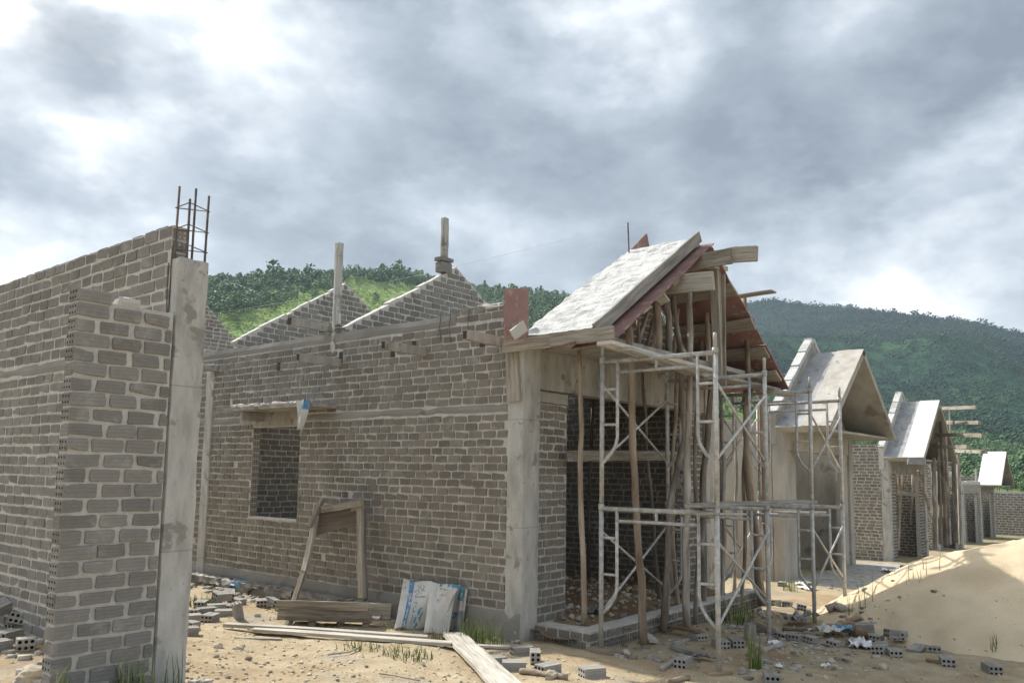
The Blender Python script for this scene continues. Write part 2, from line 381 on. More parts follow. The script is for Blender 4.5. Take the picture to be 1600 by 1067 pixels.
    def holed(s, O, U, V, Nn, w, h, nu, nv, r, dep, m=1, mh=2, depth=.03, t=.5):
        """brick end with nu x nv round cells sunk into it"""
        O = O+Nn*dep; cw, ch = w/nu, h/nv
        for iu in range(nu):
            for iv in range(nv):
                c = O+U*(iu+.5)*cw+V*(iv+.5)*ch
                outer = [(-.5, -.5), (0, -.5), (.5, -.5), (.5, 0), (.5, .5), (0, .5), (-.5, .5), (-.5, 0)]
                po = [c+U*x*cw+V*y*ch for x, y in outer]
                an = [math.atan2(y, x) for x, y in outer]
                pi = [c+U*math.cos(q)*r+V*math.sin(q)*r for q in an]
                pb = [q-Nn*depth for q in pi]
                i = s.add(po+pi+pb, t)
                for j in range(8):
                    k = (j+1) % 8
                    s.face((i+j, i+k, i+8+k, i+8+j), m, [(0, .5)]*4); s.face((i+8+j, i+8+k, i+16+k, i+16+j), mh)
                s.face(range(i+16, i+24), mh)
        # rim back to the mortar
        a = [O, O+U*w, O+U*w+V*h, O+V*h]; b = [p-Nn*dep for p in a]; i = s.add(a+b, t)
        for j in range(4):
            k = (j+1) % 4; s.face((i+k, i+j, i+4+j, i+4+k), m, [(0, .5)]*4)
    def build(s, name, mats, parent=None, origin=None, smooth=False):
        if not isinstance(mats, (list, tuple)): mats = [mats]
        org = np.array(ORI.get(parent.name, (0, 0, 0)) if parent is not None else (origin if origin is not None else (0, 0, 0)), float)
        me = bpy.data.meshes.new(name)
        V = np.array(s.v)-org
        me.from_pydata(V.tolist(), [], s.f)
        for q in mats: me.materials.append(M[q] if isinstance(q, str) else q)
        me.polygons.foreach_set('material_index', s.mi)
        ul = me.uv_layers.new(name='UVMap'); flat = [c for u in s.uv for p in u for c in p]; ul.data.foreach_set('uv', flat)
        at = me.attributes.new('tint', 'FLOAT', 'POINT'); at.data.foreach_set('value', s.t)
        if smooth: me.polygons.foreach_set('use_smooth', [True]*len(s.f))
        me.update(); me.validate()
        o = bpy.data.objects.new(name, me); COL.objects.link(o)
        if parent is not None: o.parent = parent; ORI[o.name] = org
        else: o.location = org; ORI[o.name] = org
        return o
ORI = {}
def tag(o, label=None, cat=None, group=None, kind=None):
    for k, v in (('label', label), ('category', cat), ('group', group), ('kind', kind)):
        if v: o[k] = v
    return o
def thing(name, loc, label, cat, group=None):
    o = bpy.data.objects.new(name, None); o.empty_display_size = .2; COL.objects.link(o); o.location = loc; ORI[o.name] = np.array(loc, float)
    return tag(o, label, cat, group)
def copy_tree(o, loc, rot=None, label=None, group=None):
    c = o.copy(); COL.objects.link(c); c.location = loc
    if rot is not None: c.rotation_euler = rot
    if label: c['label'] = label
    if group: c['group'] = group
    for ch in o.children:
        d = ch.copy(); COL.objects.link(d); d.parent = c
        for g in ch.children:
            e = g.copy(); COL.objects.link(e); e.parent = d
    return c

Z = np.array([0, 0, 1.]); X_ = np.array([1., 0, 0]); Y_ = np.array([0, 1., 0])
BP, BL, BH = .0835, .168, .067
def courses(mb, O, U, Nn, s0, s1, z0, z1, openings=(), lim=None, pitch=BP, bl=BL, gap=.020, bh=BH, dep=.006, jit=.0038, m=1, skip=.0, bond=None, ends=.0):
    """bricks of a wall face between s0..s1 and z0..z1, round openings and inside lim(z)"""
    O = np.array(O, float); k = 0; z = z0
    nc = max(1, int(round((z1-z0)/pitch))); pt = (z1-z0)/nc
    for k in range(nc):
        zz = z0+k*pt
        a, b = (s0, s1) if lim is None else lim(zz+pt*.5)
        if b-a < .04: continue
        segs = [(a, b)]
        for (u0, w0, u1, w1) in openings:
            if zz+pt*.5 > w0 and zz+pt*.5 < w1:
                ns = []
                for p, q in segs:
                    if u1 <= p or u0 >= q: ns.append((p, q))
                    else:
                        if u0 > p: ns.append((p, u0))
                        if u1 < q: ns.append((u1, q))
                segs = ns
        P_ = bl+gap
        off = (P_*.5 if k % 2 else 0)+random.uniform(-.025, .025)
        for p, q in segs:
            x = s0-P_+off
            while x < q:
                l = bl*random.uniform(.93, 1.07)
                x0, x1 = max(x, p+.004), min(x+l, q-.004)
                if x1-x0 > .03 and random.random() > skip:
                    o = O+U*x0+Z*(zz+gap*.4+random.uniform(-.003, .003))
                    hh = (pt-gap*.85)*random.uniform(.95, 1.04)
                    if ends and x1-x0 > .07 and random.random() < ends:
                        mb.holed(o, U, Z, Nn, .1, hh, 3, 2, .0105, dep, m, 2, t=random.random())
                    else:
                        mb.brick(o, U, Z, Nn, x1-x0, hh, dep+random.uniform(-.002, .003), m, jit)
                x += l+gap*random.uniform(.8, 1.25)

exec_order = []
# ------------------------------------------------------------------ house at the left edge: one side wall, a pier and a column still without a roof
h0 = thing('unfinished_house', (2.68, 5.1, .2), 'roofless grey brick house with rebar standing on its concrete column, at the left edge', 'house')
yp = 5.075
b = MB(); b.box((2.684, 5.205, .0), (2.795, 12.5, 3.228))
courses(b, (2.684, 12.5, 0), -Y_, -X_, 0, 12.5-5.205, .2, 2.335)
courses(b, (2.684, 12.5, 0), -Y_, -X_, 0, 12.5-5.205, 2.44, 3.232)
for k in range(9):   # open cells at the wall's free end above the column
    b.holed(np.array([2.69, 5.205, 2.45+k*.0862]), X_, Z, -Y_, .1, .07, 3, 2, .0105, .004, 1, 2, t=random.random())
for k in range(40):  # uneven upper edge
    y = 5.3+k*.178; b.rbox((2.69, y, 3.222), (2.79, y+random.uniform(.13, .17), 3.238+random.random()*.008), 1, (2, 3, 1), .004, random.random())
b.build('side_wall', ['mortar', 'brick', 'hole'], h0)
b = MB(); b.rbox((2.676, 5.21, 2.335), (2.79, 12.5, 2.438), 0, (1, 50, 2), .004); b.build('ring_beam', 'band', h0)
b = MB(); b.box((2.06, yp+.004, .05), (2.66, yp+.11, 2.60))
P0 = .0905
for k in range(27):
    z = .235+k*P0; hh = .0735
    odd = k % 2; x = 2.052
    if k == 26:
        ends_ = [.19]
    lens = [.205, .175, .172, .1] if odd else [.12, .185, .18, .1]
    if k == 26: lens = [.2]
    if k == 25: lens = [.2, .17, .16]
    O = np.array([0, yp, z+random.uniform(-.002, .002)])
    first = True
    for l in lens:
        l2 = min(l*random.uniform(.94, 1.03), 2.655-x)
        if l2 > .03:
            b.brick(O+X_*x, X_, Z, -Y_, l2, hh*random.uniform(.96, 1.05), .008+random.uniform(-.003, .004), 1, .0045)
        if first:   # the brick's open end on the pier's free edge
            if k in (1, 3, 11, 17, 4, 21):
                b.brick(np.array([2.06, yp+.108, z]), -Y_, Z, -X_, .108, hh, .008, 1, .003)
            else:
                b.holed(np.array([2.06, yp+.108, z]), -Y_, Z, -X_, .108, hh, 3, 2, .0088, .008+random.uniform(-.003, .004), 1, 2, .014, random.random())
            first = False
        x += l+random.uniform(.016, .028)
for (x0, x1, z0, z1) in ((2.30, 2.44, 2.585, 2.66), (2.40, 2.6, 2.575, 2.6)):
    b.rbox((x0, yp, z0), (x1, yp+.1, z1), 0, (4, 2, 2), .02)
b.build('pier_wall', ['mortar', 'brick', 'hole'], h0)
b = MB(); b.rbox((2.672, 5.068, .0), (2.895, 5.203, 2.995), 0, (4, 3, 36), .006); colm = b.build('concrete_column', 'conclight', h0)
b = MB()
b.tube([(2.668, 5.16, 3.07), (2.664, 5.155, 2.9), (2.668, 5.16, 2.82), (2.662, 5.15, 2.62)], .0045, 5); b.tube([(2.664, 5.19, 2.96), (2.66, 5.185, 2.75), (2.664, 5.17, 2.61)], .0045, 5)
b.build('tie_wire', 'rebar', h0)
cage = [(2.70, 5.185, 3.50), (2.735, 5.09, 3.40), (2.825, 5.19, 3.52), (2.868, 5.095, 3.46)]
st = None
for i, (x, y, zt) in enumerate(cage):
    b = MB(); b.tube([(x, y, 2.7), (x, y, 3.05), (x+random.uniform(-.01, .01), y, zt)], .0085, 7); b.build('rebar_rod', 'rebar', h0, smooth=True)
for z in (3.07, 3.21, 3.36):
    b = MB(); q = [(2.69, 5.195), (2.727, 5.08), (2.878, 5.085), (2.835, 5.2), (2.69, 5.195)]
    b.tube([(x, y, z+(.012 if i % 2 else -.012)) for i, (x, y) in enumerate(q)], .0042, 5); b.build('stirrup', 'rebar', h0)

# ------------------------------------------------------------------ the large brick house in the middle
XW, YF = 6.38, 5.10
h1 = thing('brick_house', (XW, YF, 0), 'large unfinished grey brick house with open porch under a raw propped roof slab', 'house')
WIN = (8.76, 9.82, .955, 2.15)
def side_panel(b, y0, y1, z0, z1, hole=None, x=XW, th=.115):
    if hole is None: b.box((x+.004, y0, z0), (x+th, y1, z1)); return
    ya, yb, za, zb = hole
    b.box((x+.004, y0, z0), (x+th, ya, z1)); b.box((x+.004, yb, z0), (x+th, y1, z1)); b.box((x+.004, ya, z0), (x+th, yb, za)); b.box((x+.004, ya, zb), (x+th, yb, z1))
b = MB(); side_panel(b, 5.29, 12.4, 0, 3.20, WIN)
ops = [(12.4-WIN[1]-.003, WIN[2]-.004, 12.4-WIN[0]+.003, WIN[3]+.22)]
slots = [(5.66, 3.0), (6.7, 3.02), (7.05, 3.0), (8.0, 3.0), (9.3, 2.98)]
ops += [(12.4-y-.035, z-.09, 12.4-y+.035, z+.05) for y, z in slots]
courses(b, (XW, 12.4, 0), -Y_, -X_, 0, 12.4-5.29, .24, 2.2, ops, ends=.012)
courses(b, (XW, 12.4, 0), -Y_, -X_, 0, 12.4-5.29, 2.305, 3.17, ops, ends=.006)
courses(b, (XW+.115, 5.29, 0), Y_, X_, 0, 7.0, .1, 3.17, [(WIN[0]-5.29, WIN[2], WIN[1]-5.29, WIN[3]+.2)])
for y, z in slots:
    b.box((XW-.001, y-.035, z-.09), (XW+.0045, y+.035, z+.05), 2)  # flat dark plates paint the shade of open slots
w1 = b.build('side_wall', ['mortar', 'brickwarm', 'hole'], h1)
b = MB()   # toothed brick ends round the window hole
k = 0; z = WIN[2]+.01
while z < WIN[3]-.06:
    b.holed(np.array([XW+.006, WIN[1]-.001, z]), X_, Z, -Y_, .103, .068, 3, 2, .011, .006, 0, 1, .03, random.random())
    k += 1; z += .0853
b.build('window_jamb', ['brickwarm', 'hole', 'mortar'], w1)
b = MB(); b.rbox((XW-.012, WIN[0]-.06, WIN[2]-.03), (XW+.12, WIN[1]+.02, WIN[2]), 0, (2, 10, 1), .004); b.build('window_sill', 'mortar', w1)
b = MB(); b.rbox((XW-.006, WIN[0]-.12, WIN[3]), (XW+.118, WIN[1]+.35, WIN[3]+.215), 0, (2, 12, 3), .003); b.build('window_lintel', 'concrete', w1)
b = MB(); b.rbox((XW-.40, 8.03, 2.345), (XW+.06, 9.93, 2.40), 0, (5, 18, 1), .006)
for i in range(14):
    y = 8.2+i*.11+random.uniform(-.04, .04); b.rbox((XW-.405, y, 2.39), (XW-.33, y+random.uniform(.06, .16), 2.41+random.random()*.03), 1, (3, 4, 2), .014)
b.rbox((XW-.36, 9.55, 2.22), (XW+.05, 9.62, 2.345), 0, (3, 2, 2), .02)
b.build('window_canopy', ['concrete', 'mortar'], w1)
b = MB(); b.rbox((XW-.010, 6.05, 3.175), (XW+.13, 12.4, 3.305), 0, (1, 44, 2), .008)
b.build('ring_beam', 'band', h1)
b = MB(); courses(b, (XW, 6.05, 0), -Y_, -X_, 0, .76, 3.19, 3.36, (), bl=.16); b.box((XW+.005, 5.29, 3.2), (XW+.115, 6.05, 3.33)); b.rbox((XW+.0, 5.3, 3.3), (XW+.1, 5.75, 3.375), 0, (3, 5, 2), .02); b.build('parapet_course', ['mortar', 'brickwarm', 'hole'], h1)
b = MB(); b.rbox((XW-.006, 5.29, 2.205), (XW+.05, WIN[0]-.12, 2.30), 0, (1, 26, 2), .006); b.rbox((XW-.006, WIN[1]+.35, 2.205), (XW+.05, 12.4, 2.30), 0, (1, 16, 2), .006); b.build('lintel_band', 'band', h1)
b = MB(); b.rbox((XW-.022, 5.08, -.35), (XW+.10, 12.4, .235), 0, (2, 50, 6), .012); b.rbox((XW-.17, 6.9, -.45), (XW-.02, 12.4, .10), 0, (3, 44, 4), .014); b.build('plinth', 'band', h1)
for y, wd, zt in ((10.96, .2, 3.12),):
    b = MB(); b.rbox((XW-.03, y-wd/2, .1), (XW+.05, y+wd/2, zt), 0, (2, 3, 30), .004); b.build('wall_column', 'conclight', h1)
b = MB(); b.rbox((XW-.020, 5.07, -.05), (XW+.265, 5.29, 2.93), 0, (4, 3, 30), .005); b.build('corner_column', 'conclight', h1)
b = MB(); b.rbox((10.40, 5.07, -.05), (10.66, 5.29, 2.93), 0, (4, 3, 30), .005); b.build('corner_column', 'conclight', h1)
b = MB(); b.box((XW+.265, YF+.03, -.1), (7.18, YF+.14, 2.32)); courses(b, (XW+.265, YF+.026, 0), X_, -Y_, .01, .535, .09, 2.32); courses(b, (7.176, YF+.03, 0), Y_, X_, 0, .11, .09, 2.32)
b.build('pier_wall', ['mortar', 'brickwarm', 'hole'], h1)
b = MB(); b.rbox((XW+.265, YF+.01, 2.32), (7.2, YF+.15, 2.45), 0, (5, 2, 2), .008); b.build('pad_stone', 'plaster', h1)
b = MB(); b.box((9.86, YF+.03, -.1), (10.40, YF+.14, 2.45)); courses(b, (9.86, YF+.026, 0), X_, -Y_, 0, .535, .09, 2.44); courses(b, (9.864, YF+.14, 0), -Y_, -X_, 0, .11, .09, 2.44)
b.build('pier_wall', ['mortar', 'brickwarm', 'hole'], h1)
b = MB(); b.rbox((XW+.265, YF-.02, 2.45), (10.40, YF+.17, 2.93), 0, (40, 2, 6), .004); b.build('porch_beam', 'concrete', h1)
b = MB(); b.rbox((XW-.02, 4.22, 2.86), (10.68, YF-.02, 2.93), 0, (30, 6, 1), .004); b.build('ceiling_slab', 'concrete', h1)
# inside: cross walls with their gables, and the far side wall
def gable(name, y, apex, half, ze, za, x0, x1, zb, cap=True, bm='brick'):
    b = MB()
    xs = apex-half; xe = apex+half
    poly = [(x0, zb), (x1, zb), (x1, ze), (xe, ze), (apex, za), (xs, ze), (x0, ze)]
    b.prism(poly, (0, y+.004, 0), X_, -Y_, .11)
    def lim(z):
        if z < ze: return (x0, x1)
        f = (z-ze)/(za-ze)
        return (xs+half*f+.03, xe-half*f-.03)
    courses(b, (0, y, 0), X_, -Y_, x0, x1, zb, za, (), lim, jit=.005)
    courses(b, (0, y+.11, 0), -X_, Y_, -x1, -x0, zb, za, (), lambda z: (-lim(z)[1], -lim(z)[0]))
    if cap:
        for sgn in (-1, 1):
            n = 14
            for i in range(n):
                f0, f1 = i/n, (i+1.12)/n
                xa, xb = apex+sgn*half*(1-f0), apex+sgn*half*(1-f1); z0, z1 = ze+(za-ze)*f0, ze+(za-ze)*f1
                c = np.array([(xa+xb)/2, y+.057, (z0+z1)/2+.012+random.uniform(-.012, .012)])
                ax = np.array([xb-xa, 0, z1-z0])/2; L = np.linalg.norm(ax); nz = np.array([-ax[2], 0, ax[0]])/L*(1 if ax[0] > 0 else -1)
                b.hexa(c-nz*.012, ax*1.0, (0, .056+random.uniform(-.008, .006), 0), nz*(.016+random.random()*.010), 0, random.random())
    return b.build(name, ['mortar', bm, 'hole', 'roofmortar'], h1)
ga = gable('gable_wall', 8.0, 8.42, 1.98, 3.35, 4.52, XW+.12, 10.54, -.05)
gable('gable_wall', 10.5, 8.42, 1.98, 3.40, 4.62, XW+.12, 10.54, -.05)
b = MB(); b.box((10.545, 5.29, -.2), (10.655, 12.4, 3.3)); courses(b, (10.54, 12.4, 0), -Y_, -X_, 0, 7.1, -.05, 3.28); courses(b, (10.66, 5.29, 0), Y_, X_, 0, 7.1, -.05, 3.28, ); b.build('side_wall', ['mortar', 'brickwarm', 'hole'], h1)
b = MB(); b.box((XW+.12, 12.28, -.2), (10.54, 12.4, 3.3)); courses(b, (XW+.12, 12.276, 0), X_, -Y_, 0, 4.1, -.05, 3.28); b.build('back_wall', ['mortar', 'brickwarm', 'hole'], h1)
b = MB(); b.box((XW+.117, YF+.19, 2.97), (10.54, 7.3, 3.06)); b.box((XW+.117, 9.5, 2.97), (10.54, 10.495, 3.06)); b.build('ceiling_slab', 'concrete', h1)  # unseen slabs added over the rooms to darken the interior
# gable wall over the porch beam
b = MB(); b.prism([(6.65, 2.93), (10.3, 2.93), (8.45, 4.14)], (0, YF+.02, 0), X_, -Y_, .11)
courses(b, (0, YF+.016, 0), X_, -Y_, 6.65, 10.3, 2.94, 4.14, (), lambda z: (6.7+1.8*(z-2.93)/1.21, 10.25-1.8*(z-2.93)/1.21)); b.build('gable_wall', ['mortar', 'brickwarm', 'hole'], h1)
# stub posts standing on the wall tops
b = MB(); b.rbox((8.10, 7.98, 4.42), (8.32, 8.13, 4.58), 1, (3, 3, 2), .008, .3); b.rbox((8.08, 7.97, 4.58), (8.34, 8.14, 4.65), 1, (3, 3, 1), .008, .2); b.build('post_footing', ['mortar', 'brick'], ga)
b = MB(); b.rbox((8.165, 8.01, 4.63), (8.265, 8.10, 5.24), 0, (2, 2, 8), .003); b.build('gable_post', 'concrete', ga)
b = MB(); b.rbox((6.365, 8.11, 3.0), (6.46, 8.20, 4.47), 0, (2, 2, 16), .003); b.build('wall_post', 'conclight', h1)
for y in (8.0, 8.32):
    b = MB(); b.holed(np.array([6.36, y+.1, 3.31]), -Y_, Z, -X_, .1, .09, 3, 2, .012, .01, 0, 1, .03); b.build('brick_chock', ['brick', 'hole'], h1)
# purlin stubs reaching out of the side wall
for (xa, ya, xb, yb) in ((531, 567, 472, 556), (664, 550, 611, 541), (790, 536, 753, 527)):
    p = P(xa, ya, 0, XW); q = D(xb, yb, np.linalg.norm((p-CAM))*.88/np.linalg.norm(ray(xb, yb)))
    L = min(.62, abs(q[0]-p[0]) if abs(q[0]-p[0]) > .3 else .5)
    e = p+np.array([-L, 0, 0]); c = (p+e)/2+X_*.03
    b = MB(); b.hexa(c, X_*(L/2+.03), Y_*.032, Z*.048, 0); b.hexa(e+X_*.001, X_*.006, Y_*.024, Z*.038, 1); b.build('purlin_stub', ['concrete', 'hole'], h1)  # dark end plate paints the shade of a hollow end
p = P(520, 517, 0, XW); b = MB(); b.hexa(p+np.array([-.22, .12, .05]), X_*.34, Y_*.04, Z*.05, 0); b.hexa(p+np.array([-.565, .12, .05]), X_*.006, Y_*.03, Z*.04, 1); b.build('purlin_stub', ['concrete', 'hole'], h1)  # its end plate is likewise coloured dark as hollow shade
p = P(338, 577, 0, XW); b = MB(); b.rbox(p+np.array([-.30, -.07, -.04]), p+np.array([.02, .07, .05]), 0, (4, 2, 2), .004); b.build('purlin_stub', 'concrete', h1)
for (xa, ya, yb) in ((689, 490, 533), (704, 488, 536), (733, 484, 528)):
    p = P(xa, ya, 0, XW-.02); q = P(xa, yb, 0, XW-.02); b = MB(); b.tube([p, (p+q)/2+np.array([-.01, .01, 0]), q], .0045, 5); b.build('tie_wire', 'rebar', h1)
# porch plinth of bricks laid with open cells outward
PX0, PX1, PY0 = 6.60, 10.66, 4.42
b = MB(); b.box((PX0+.004, PY0+.004, -.4), (PX0+.2, YF-.02, .10)); b.box((PX0+.2, PY0+.004, -.4), (PX1, PY0+.2, .10))
def cellwall(O, U, Nn, L):
    x = .01
    while x < L-.05:
        b.brick(O+U*x+Z*-.215, U, Z, Nn, min(.165, L-x), .085, .006, 1) if random.random() < .6 else b.holed(O+U*x+Z*-.215, U, Z, Nn, min(.09, L-x), .09, 2, 3, .010, .006, 1, 2, .03, random.random())
        x += .185
    x = .005
    while x < L-.05:
        w = min(.088, L-x); b.holed(O+U*x+Z*-.112, U, Z, Nn, w, .118, 2, 3, .0105, random.uniform(.004, .009), 1, 2, .035, random.random()); x += .1+random.random()*.012
    x = .0
    while x < L-.05:
        w = min(.125, L-x); (b.holed(O+U*x+Z*.018, U, Z, Nn, w, .07, 3, 1, .010, .006, 1, 2, .03, random.random()) if random.random() < .55 else b.brick(O+U*x+Z*.018, U, Z, Nn, w, .07, .006, 1)); x += .145
cellwall(np.array([PX0, YF-.02, 0.]), -Y_, -X_, YF-.02-PY0); cellwall(np.array([PX0, PY0, 0.]), X_, -Y_, PX1-PX0)
b.rbox((PX0-.002, PY0-.002, .088), (PX0+.19, YF-.02, .115), 0, (3, 8, 1), .01); b.rbox((PX0+.19, PY0-.002, .088), (PX1, PY0+.19, .115), 0, (30, 3, 1), .01)
b.build('porch_plinth', ['mortar', 'brickwarm', 'hole'], h1)
# raw roof slab over the porch, cast on its red formwork
EX, EZ, RX, RZ = 6.30, 2.955, 8.45, 4.335
def slope_slab(name, mats, ex, ez, rx, rz, y0, y1, th, lift=0., par=None, n=(26, 14), amp=.012, over=0., mtop=0, medge=0):
    """roof slab from the eave (ex, ez) to the ridge (rx, rz); top surface uneven"""
    b = MB(); d = np.array([rx-ex, 0, rz-ez]); L = np.linalg.norm(d); d = d/L; nn = np.array([-d[2], 0, d[0]])
    if nn[2] < 0: nn = -nn
    g = {}
    for k in range(2):
        for i in range(n[0]+1):
            for j in range(n[1]+1):
                p = np.array([ex, 0, ez])+d*L*i/n[0]+Y_*(y0+(y1-y0)*j/n[1])+nn*(lift-th*(1-k))
                if k and amp:
                    p = p+nn*(mnoise.noise(Vector(p*2.4))*amp+mnoise.noise(Vector(p*9))*amp*.6+mnoise.noise(Vector((p[0]*16, p[1]*8, p[2]*16)))*amp*.45)
                g[(k, i, j)] = b.add([p], .5)
    flip = d[0] < 0
    def fc(q, m):
        b.face(q[::-1] if flip else q, m)
    for i in range(n[0]):
        for j in range(n[1]):
            fc([g[1, i, j], g[1, i+1, j], g[1, i+1, j+1], g[1, i, j+1]], mtop); fc([g[0, i, j], g[0, i, j+1], g[0, i+1, j+1], g[0, i+1, j]], medge)
    for i in range(n[0]):
        fc([g[0, i, 0], g[0, i+1, 0], g[1, i+1, 0], g[1, i, 0]], medge); fc([g[0, i+1, n[1]], g[0, i, n[1]], g[1, i, n[1]], g[1, i+1, n[1]]], medge)
    for j in range(n[1]):
        fc([g[0, 0, j+1], g[0, 0, j], g[1, 0, j], g[1, 0, j+1]], medge); fc([g[0, n[0], j], g[0, n[0], j+1], g[1, n[0], j+1], g[1, n[0], j]], medge)
    return b, d, nn
b, d1, n1 = slope_slab('roof_slab', None, EX, EZ, RX, RZ, 4.22, 5.12, .09, 0, None, (90, 40), .022, medge=1)
b.build('roof_slab', ['roofmortar', 'concrete'], h1)
b, _, _ = slope_slab('roof_slab', None, 10.62, EZ-.06, RX, RZ, 4.22, 5.12, .09, 0, None, (30, 14), .012, medge=1)
b.build('roof_slab', ['roofmortar', 'concrete'], h1)

def board_thing(name, p0, p1, wv, w, th, mat_, label, cat, group=None, **kw):
    b = MB(); b.board(p0, p1, wv, w, th, 0, **kw)
    o = b.build(name, mat_, None, p0); return tag(o, label, cat, group)
# formwork boards along the rake and eave
def on_rake(u, y, off): # u from eave 0 to ridge 1
    return np.array([EX+(RX-EX)*u, y, EZ+(RZ-EZ)*u])+n1*off
board_thing('edge_board', on_rake(.0, 4.19, -.02), on_rake(1.02, 4.19, -.005), n1, .13, .028, 'woodgrey', 'long grey board edging the sloping front rim of the raw roof slab', 'formwork board', warp=.004)
def sheet(name, p0, p1, p2, p3, th, mat_, label, cat, group=None, n=(8, 6), amp=.006):
    b = MB(); p = [np.array(q, float) for q in (p0, p1, p2, p3)]
    nn = np.cross(p[1]-p[0], p[3]-p[0]); nn /= np.linalg.norm(nn); g = {}
    for k in range(2):
        for i in range(n[0]+1):
            for j in range(n[1]+1):
                u, v = i/n[0], j/n[1]
                q = (p[0]*(1-u)+p[1]*u)*(1-v)+(p[3]*(1-u)+p[2]*u)*v
                g[k, i, j] = b.add([q+nn*(th*k+amp*mnoise.noise(Vector(q*2.5))*2)], .5)
    for i in range(n[0]):
        for j in range(n[1]):
            b.face([g[1, i, j], g[1, i+1, j], g[1, i+1, j+1], g[1, i, j+1]]); b.face([g[0, i, j], g[0, i, j+1], g[0, i+1, j+1], g[0, i+1, j]])
    for i in range(n[0]):
        b.face([g[0, i, 0], g[0, i+1, 0], g[1, i+1, 0], g[1, i, 0]]); b.face([g[0, i+1, n[1]], g[0, i, n[1]], g[1, i, n[1]], g[1, i+1, n[1]]])
    for j in range(n[1]):
        b.face([g[0, 0, j+1], g[0, 0, j], g[1, 0, j], g[1, 0, j+1]]); b.face([g[0, n[0], j], g[0, n[0], j+1], g[1, n[0], j+1], g[1, n[0], j]])
    o = b.build(name, mat_, None, p[0]); return tag(o, label, cat, group)
sheet('formwork_sheet', on_rake(.03, 4.03, -.135), on_rake(.03, 5.08, -.115), on_rake(1.03, 5.08, -.115), on_rake(1.03, 4.06, -.12), .016, 'red', 'red plywood formwork under the sunlit left slope of the raw porch roof', 'formwork sheet', n=(6, 14), amp=.008)
d2 = np.array([10.62-RX, 0, EZ-.06-RZ]); d2n = np.array([-d2[2], 0, d2[0]]); d2n /= np.linalg.norm(d2n)
def on_rake2(u, y, off): return np.array([RX, y, RZ])+d2*u+d2n*(off if d2n[2] > 0 else -off)
for u0, u1, y0 in ((.03, .33, 4.02), (.335, .68, 4.0), (.685, 1.03, 3.98)):
    sheet('formwork_sheet', on_rake2(u0, y0, -.125), on_rake2(u1, y0, -.125), on_rake2(u1, 5.08, -.12), on_rake2(u0, 5.08, -.12), .016, 'red', {.03: 'red plywood formwork just under the ridge on the shaded right slope of the porch roof', .335: 'red plywood formwork halfway down the shaded right slope of the porch roof', .685: 'red plywood formwork at the low tip of the shaded right slope of the porch roof'}[u0], 'formwork sheet', n=(5, 6), amp=.006)
# red sheets at the eave
sheet('formwork_sheet', P(787, 452, 1, 4.98), P(787, 532, 1, 4.98), P(824, 530, 1, 4.98), P(824, 450, 1, 4.98), .018, 'red', 'upright red plywood sheet standing on the wall corner left of the roof slab', 'formwork sheet', n=(6, 3), amp=.006)
sheet('formwork_sheet', P(848, 550, 2, 2.80), P(898, 536, 2, 2.80), P(905, 534, 2, 2.87), P(862, 541, 2, 2.87), .012, 'red', 'small flat red plywood offcut under the eave boards, left of the two', 'formwork sheet', n=(3, 3))
sheet('formwork_sheet', P(893, 546, 2, 2.80), P(936, 540, 2, 2.80), P(944, 530, 2, 2.87), P(903, 536, 2, 2.87), .012, 'red', 'small flat red plywood offcut under the eave boards, right of the two', 'formwork sheet', n=(3, 3))
sheet('formwork_sheet', P(984, 390, 1, 5.14), P(1013, 386, 1, 5.14), P(1010, 366, 1, 5.14), P(1008, 366, 1, 5.14), .014, 'red', 'pointed red plywood piece rising behind the ridge of the raw roof slab', 'formwork sheet', n=(3, 3))
sheet('board_offcut', P(795, 517, 1, 4.80), P(803, 531, 1, 4.80), P(823, 517, 1, 4.83), P(816, 501, 1, 4.83), .02, 'woodpale', 'short pale board offcut leaning against the upright red sheet', 'board', n=(3, 3))
board_thing('eave_board', P(787, 541, 0, 6.27), P(864, 532, 0, 6.27), Z, .135, .03, 'wood', 'brown eave board on the wall corner, left of two in a row', 'formwork board')
board_thing('eave_board', P(860, 533, 0, 6.25), P(958, 519, 0, 6.25), Z, .125, .03, 'wood', 'brown eave board reaching to the front tip, right of two in a row', 'formwork board')
board_thing('column_board', P(799, 548, 0, 6.335), P(803, 628, 0, 6.335), Y_, .16, .03, 'wood', 'upright brown board hanging on the top of the porch corner column', 'formwork board')
# timbers carrying the formwork
def tim(name, x0, y0, x1, y1, ax, val, w, th, label, mat_='wood', wv=Z, dz=0):
    return board_thing(name, P(x0, y0, ax, val), P(x1, y1, ax, val), wv, w, th, mat_, label, 'timber', warp=.004, ragged=.02)
tim('ridge_timber', 1135, 400, 1184, 396, 0, 8.36, .165, .06, 'thick cracked timber end jutting out furthest under the roof ridge')
tim('ridge_timber', 1046, 417, 1141, 400, 0, 8.28, .17, .05, 'thick timber lapped beside the ridge timber, stopping short of its end')
tim('purlin_timber', 1030, 447, 1114, 438, 0, 7.85, .20, .05, 'wide cracked timber under the left roof slope, below the ridge timbers')
board_thing('thin_plank', P(1078, 470, 0, 9.3), P(1210, 457, 0, 9.3), X_+Z*-.06, .12, .02, 'wood', 'thin long plank sticking far out to the right from the porch roof', 'plank', warp=.02)
board_thing('short_block', P(1100, 413, 1, 4.1), P(1131, 421, 1, 4.1), Z, .05, .09, 'wood', 'small split wood block wedged on top of the tall squared post', 'timber')
board_thing('wedge_board', P(1016, 469, 1, 4.35), P(1039, 460, 1, 4.15), Y_, .2, .02, 'woodpale', 'small pale board lying on a short prop under the left slope', 'board', n=4)
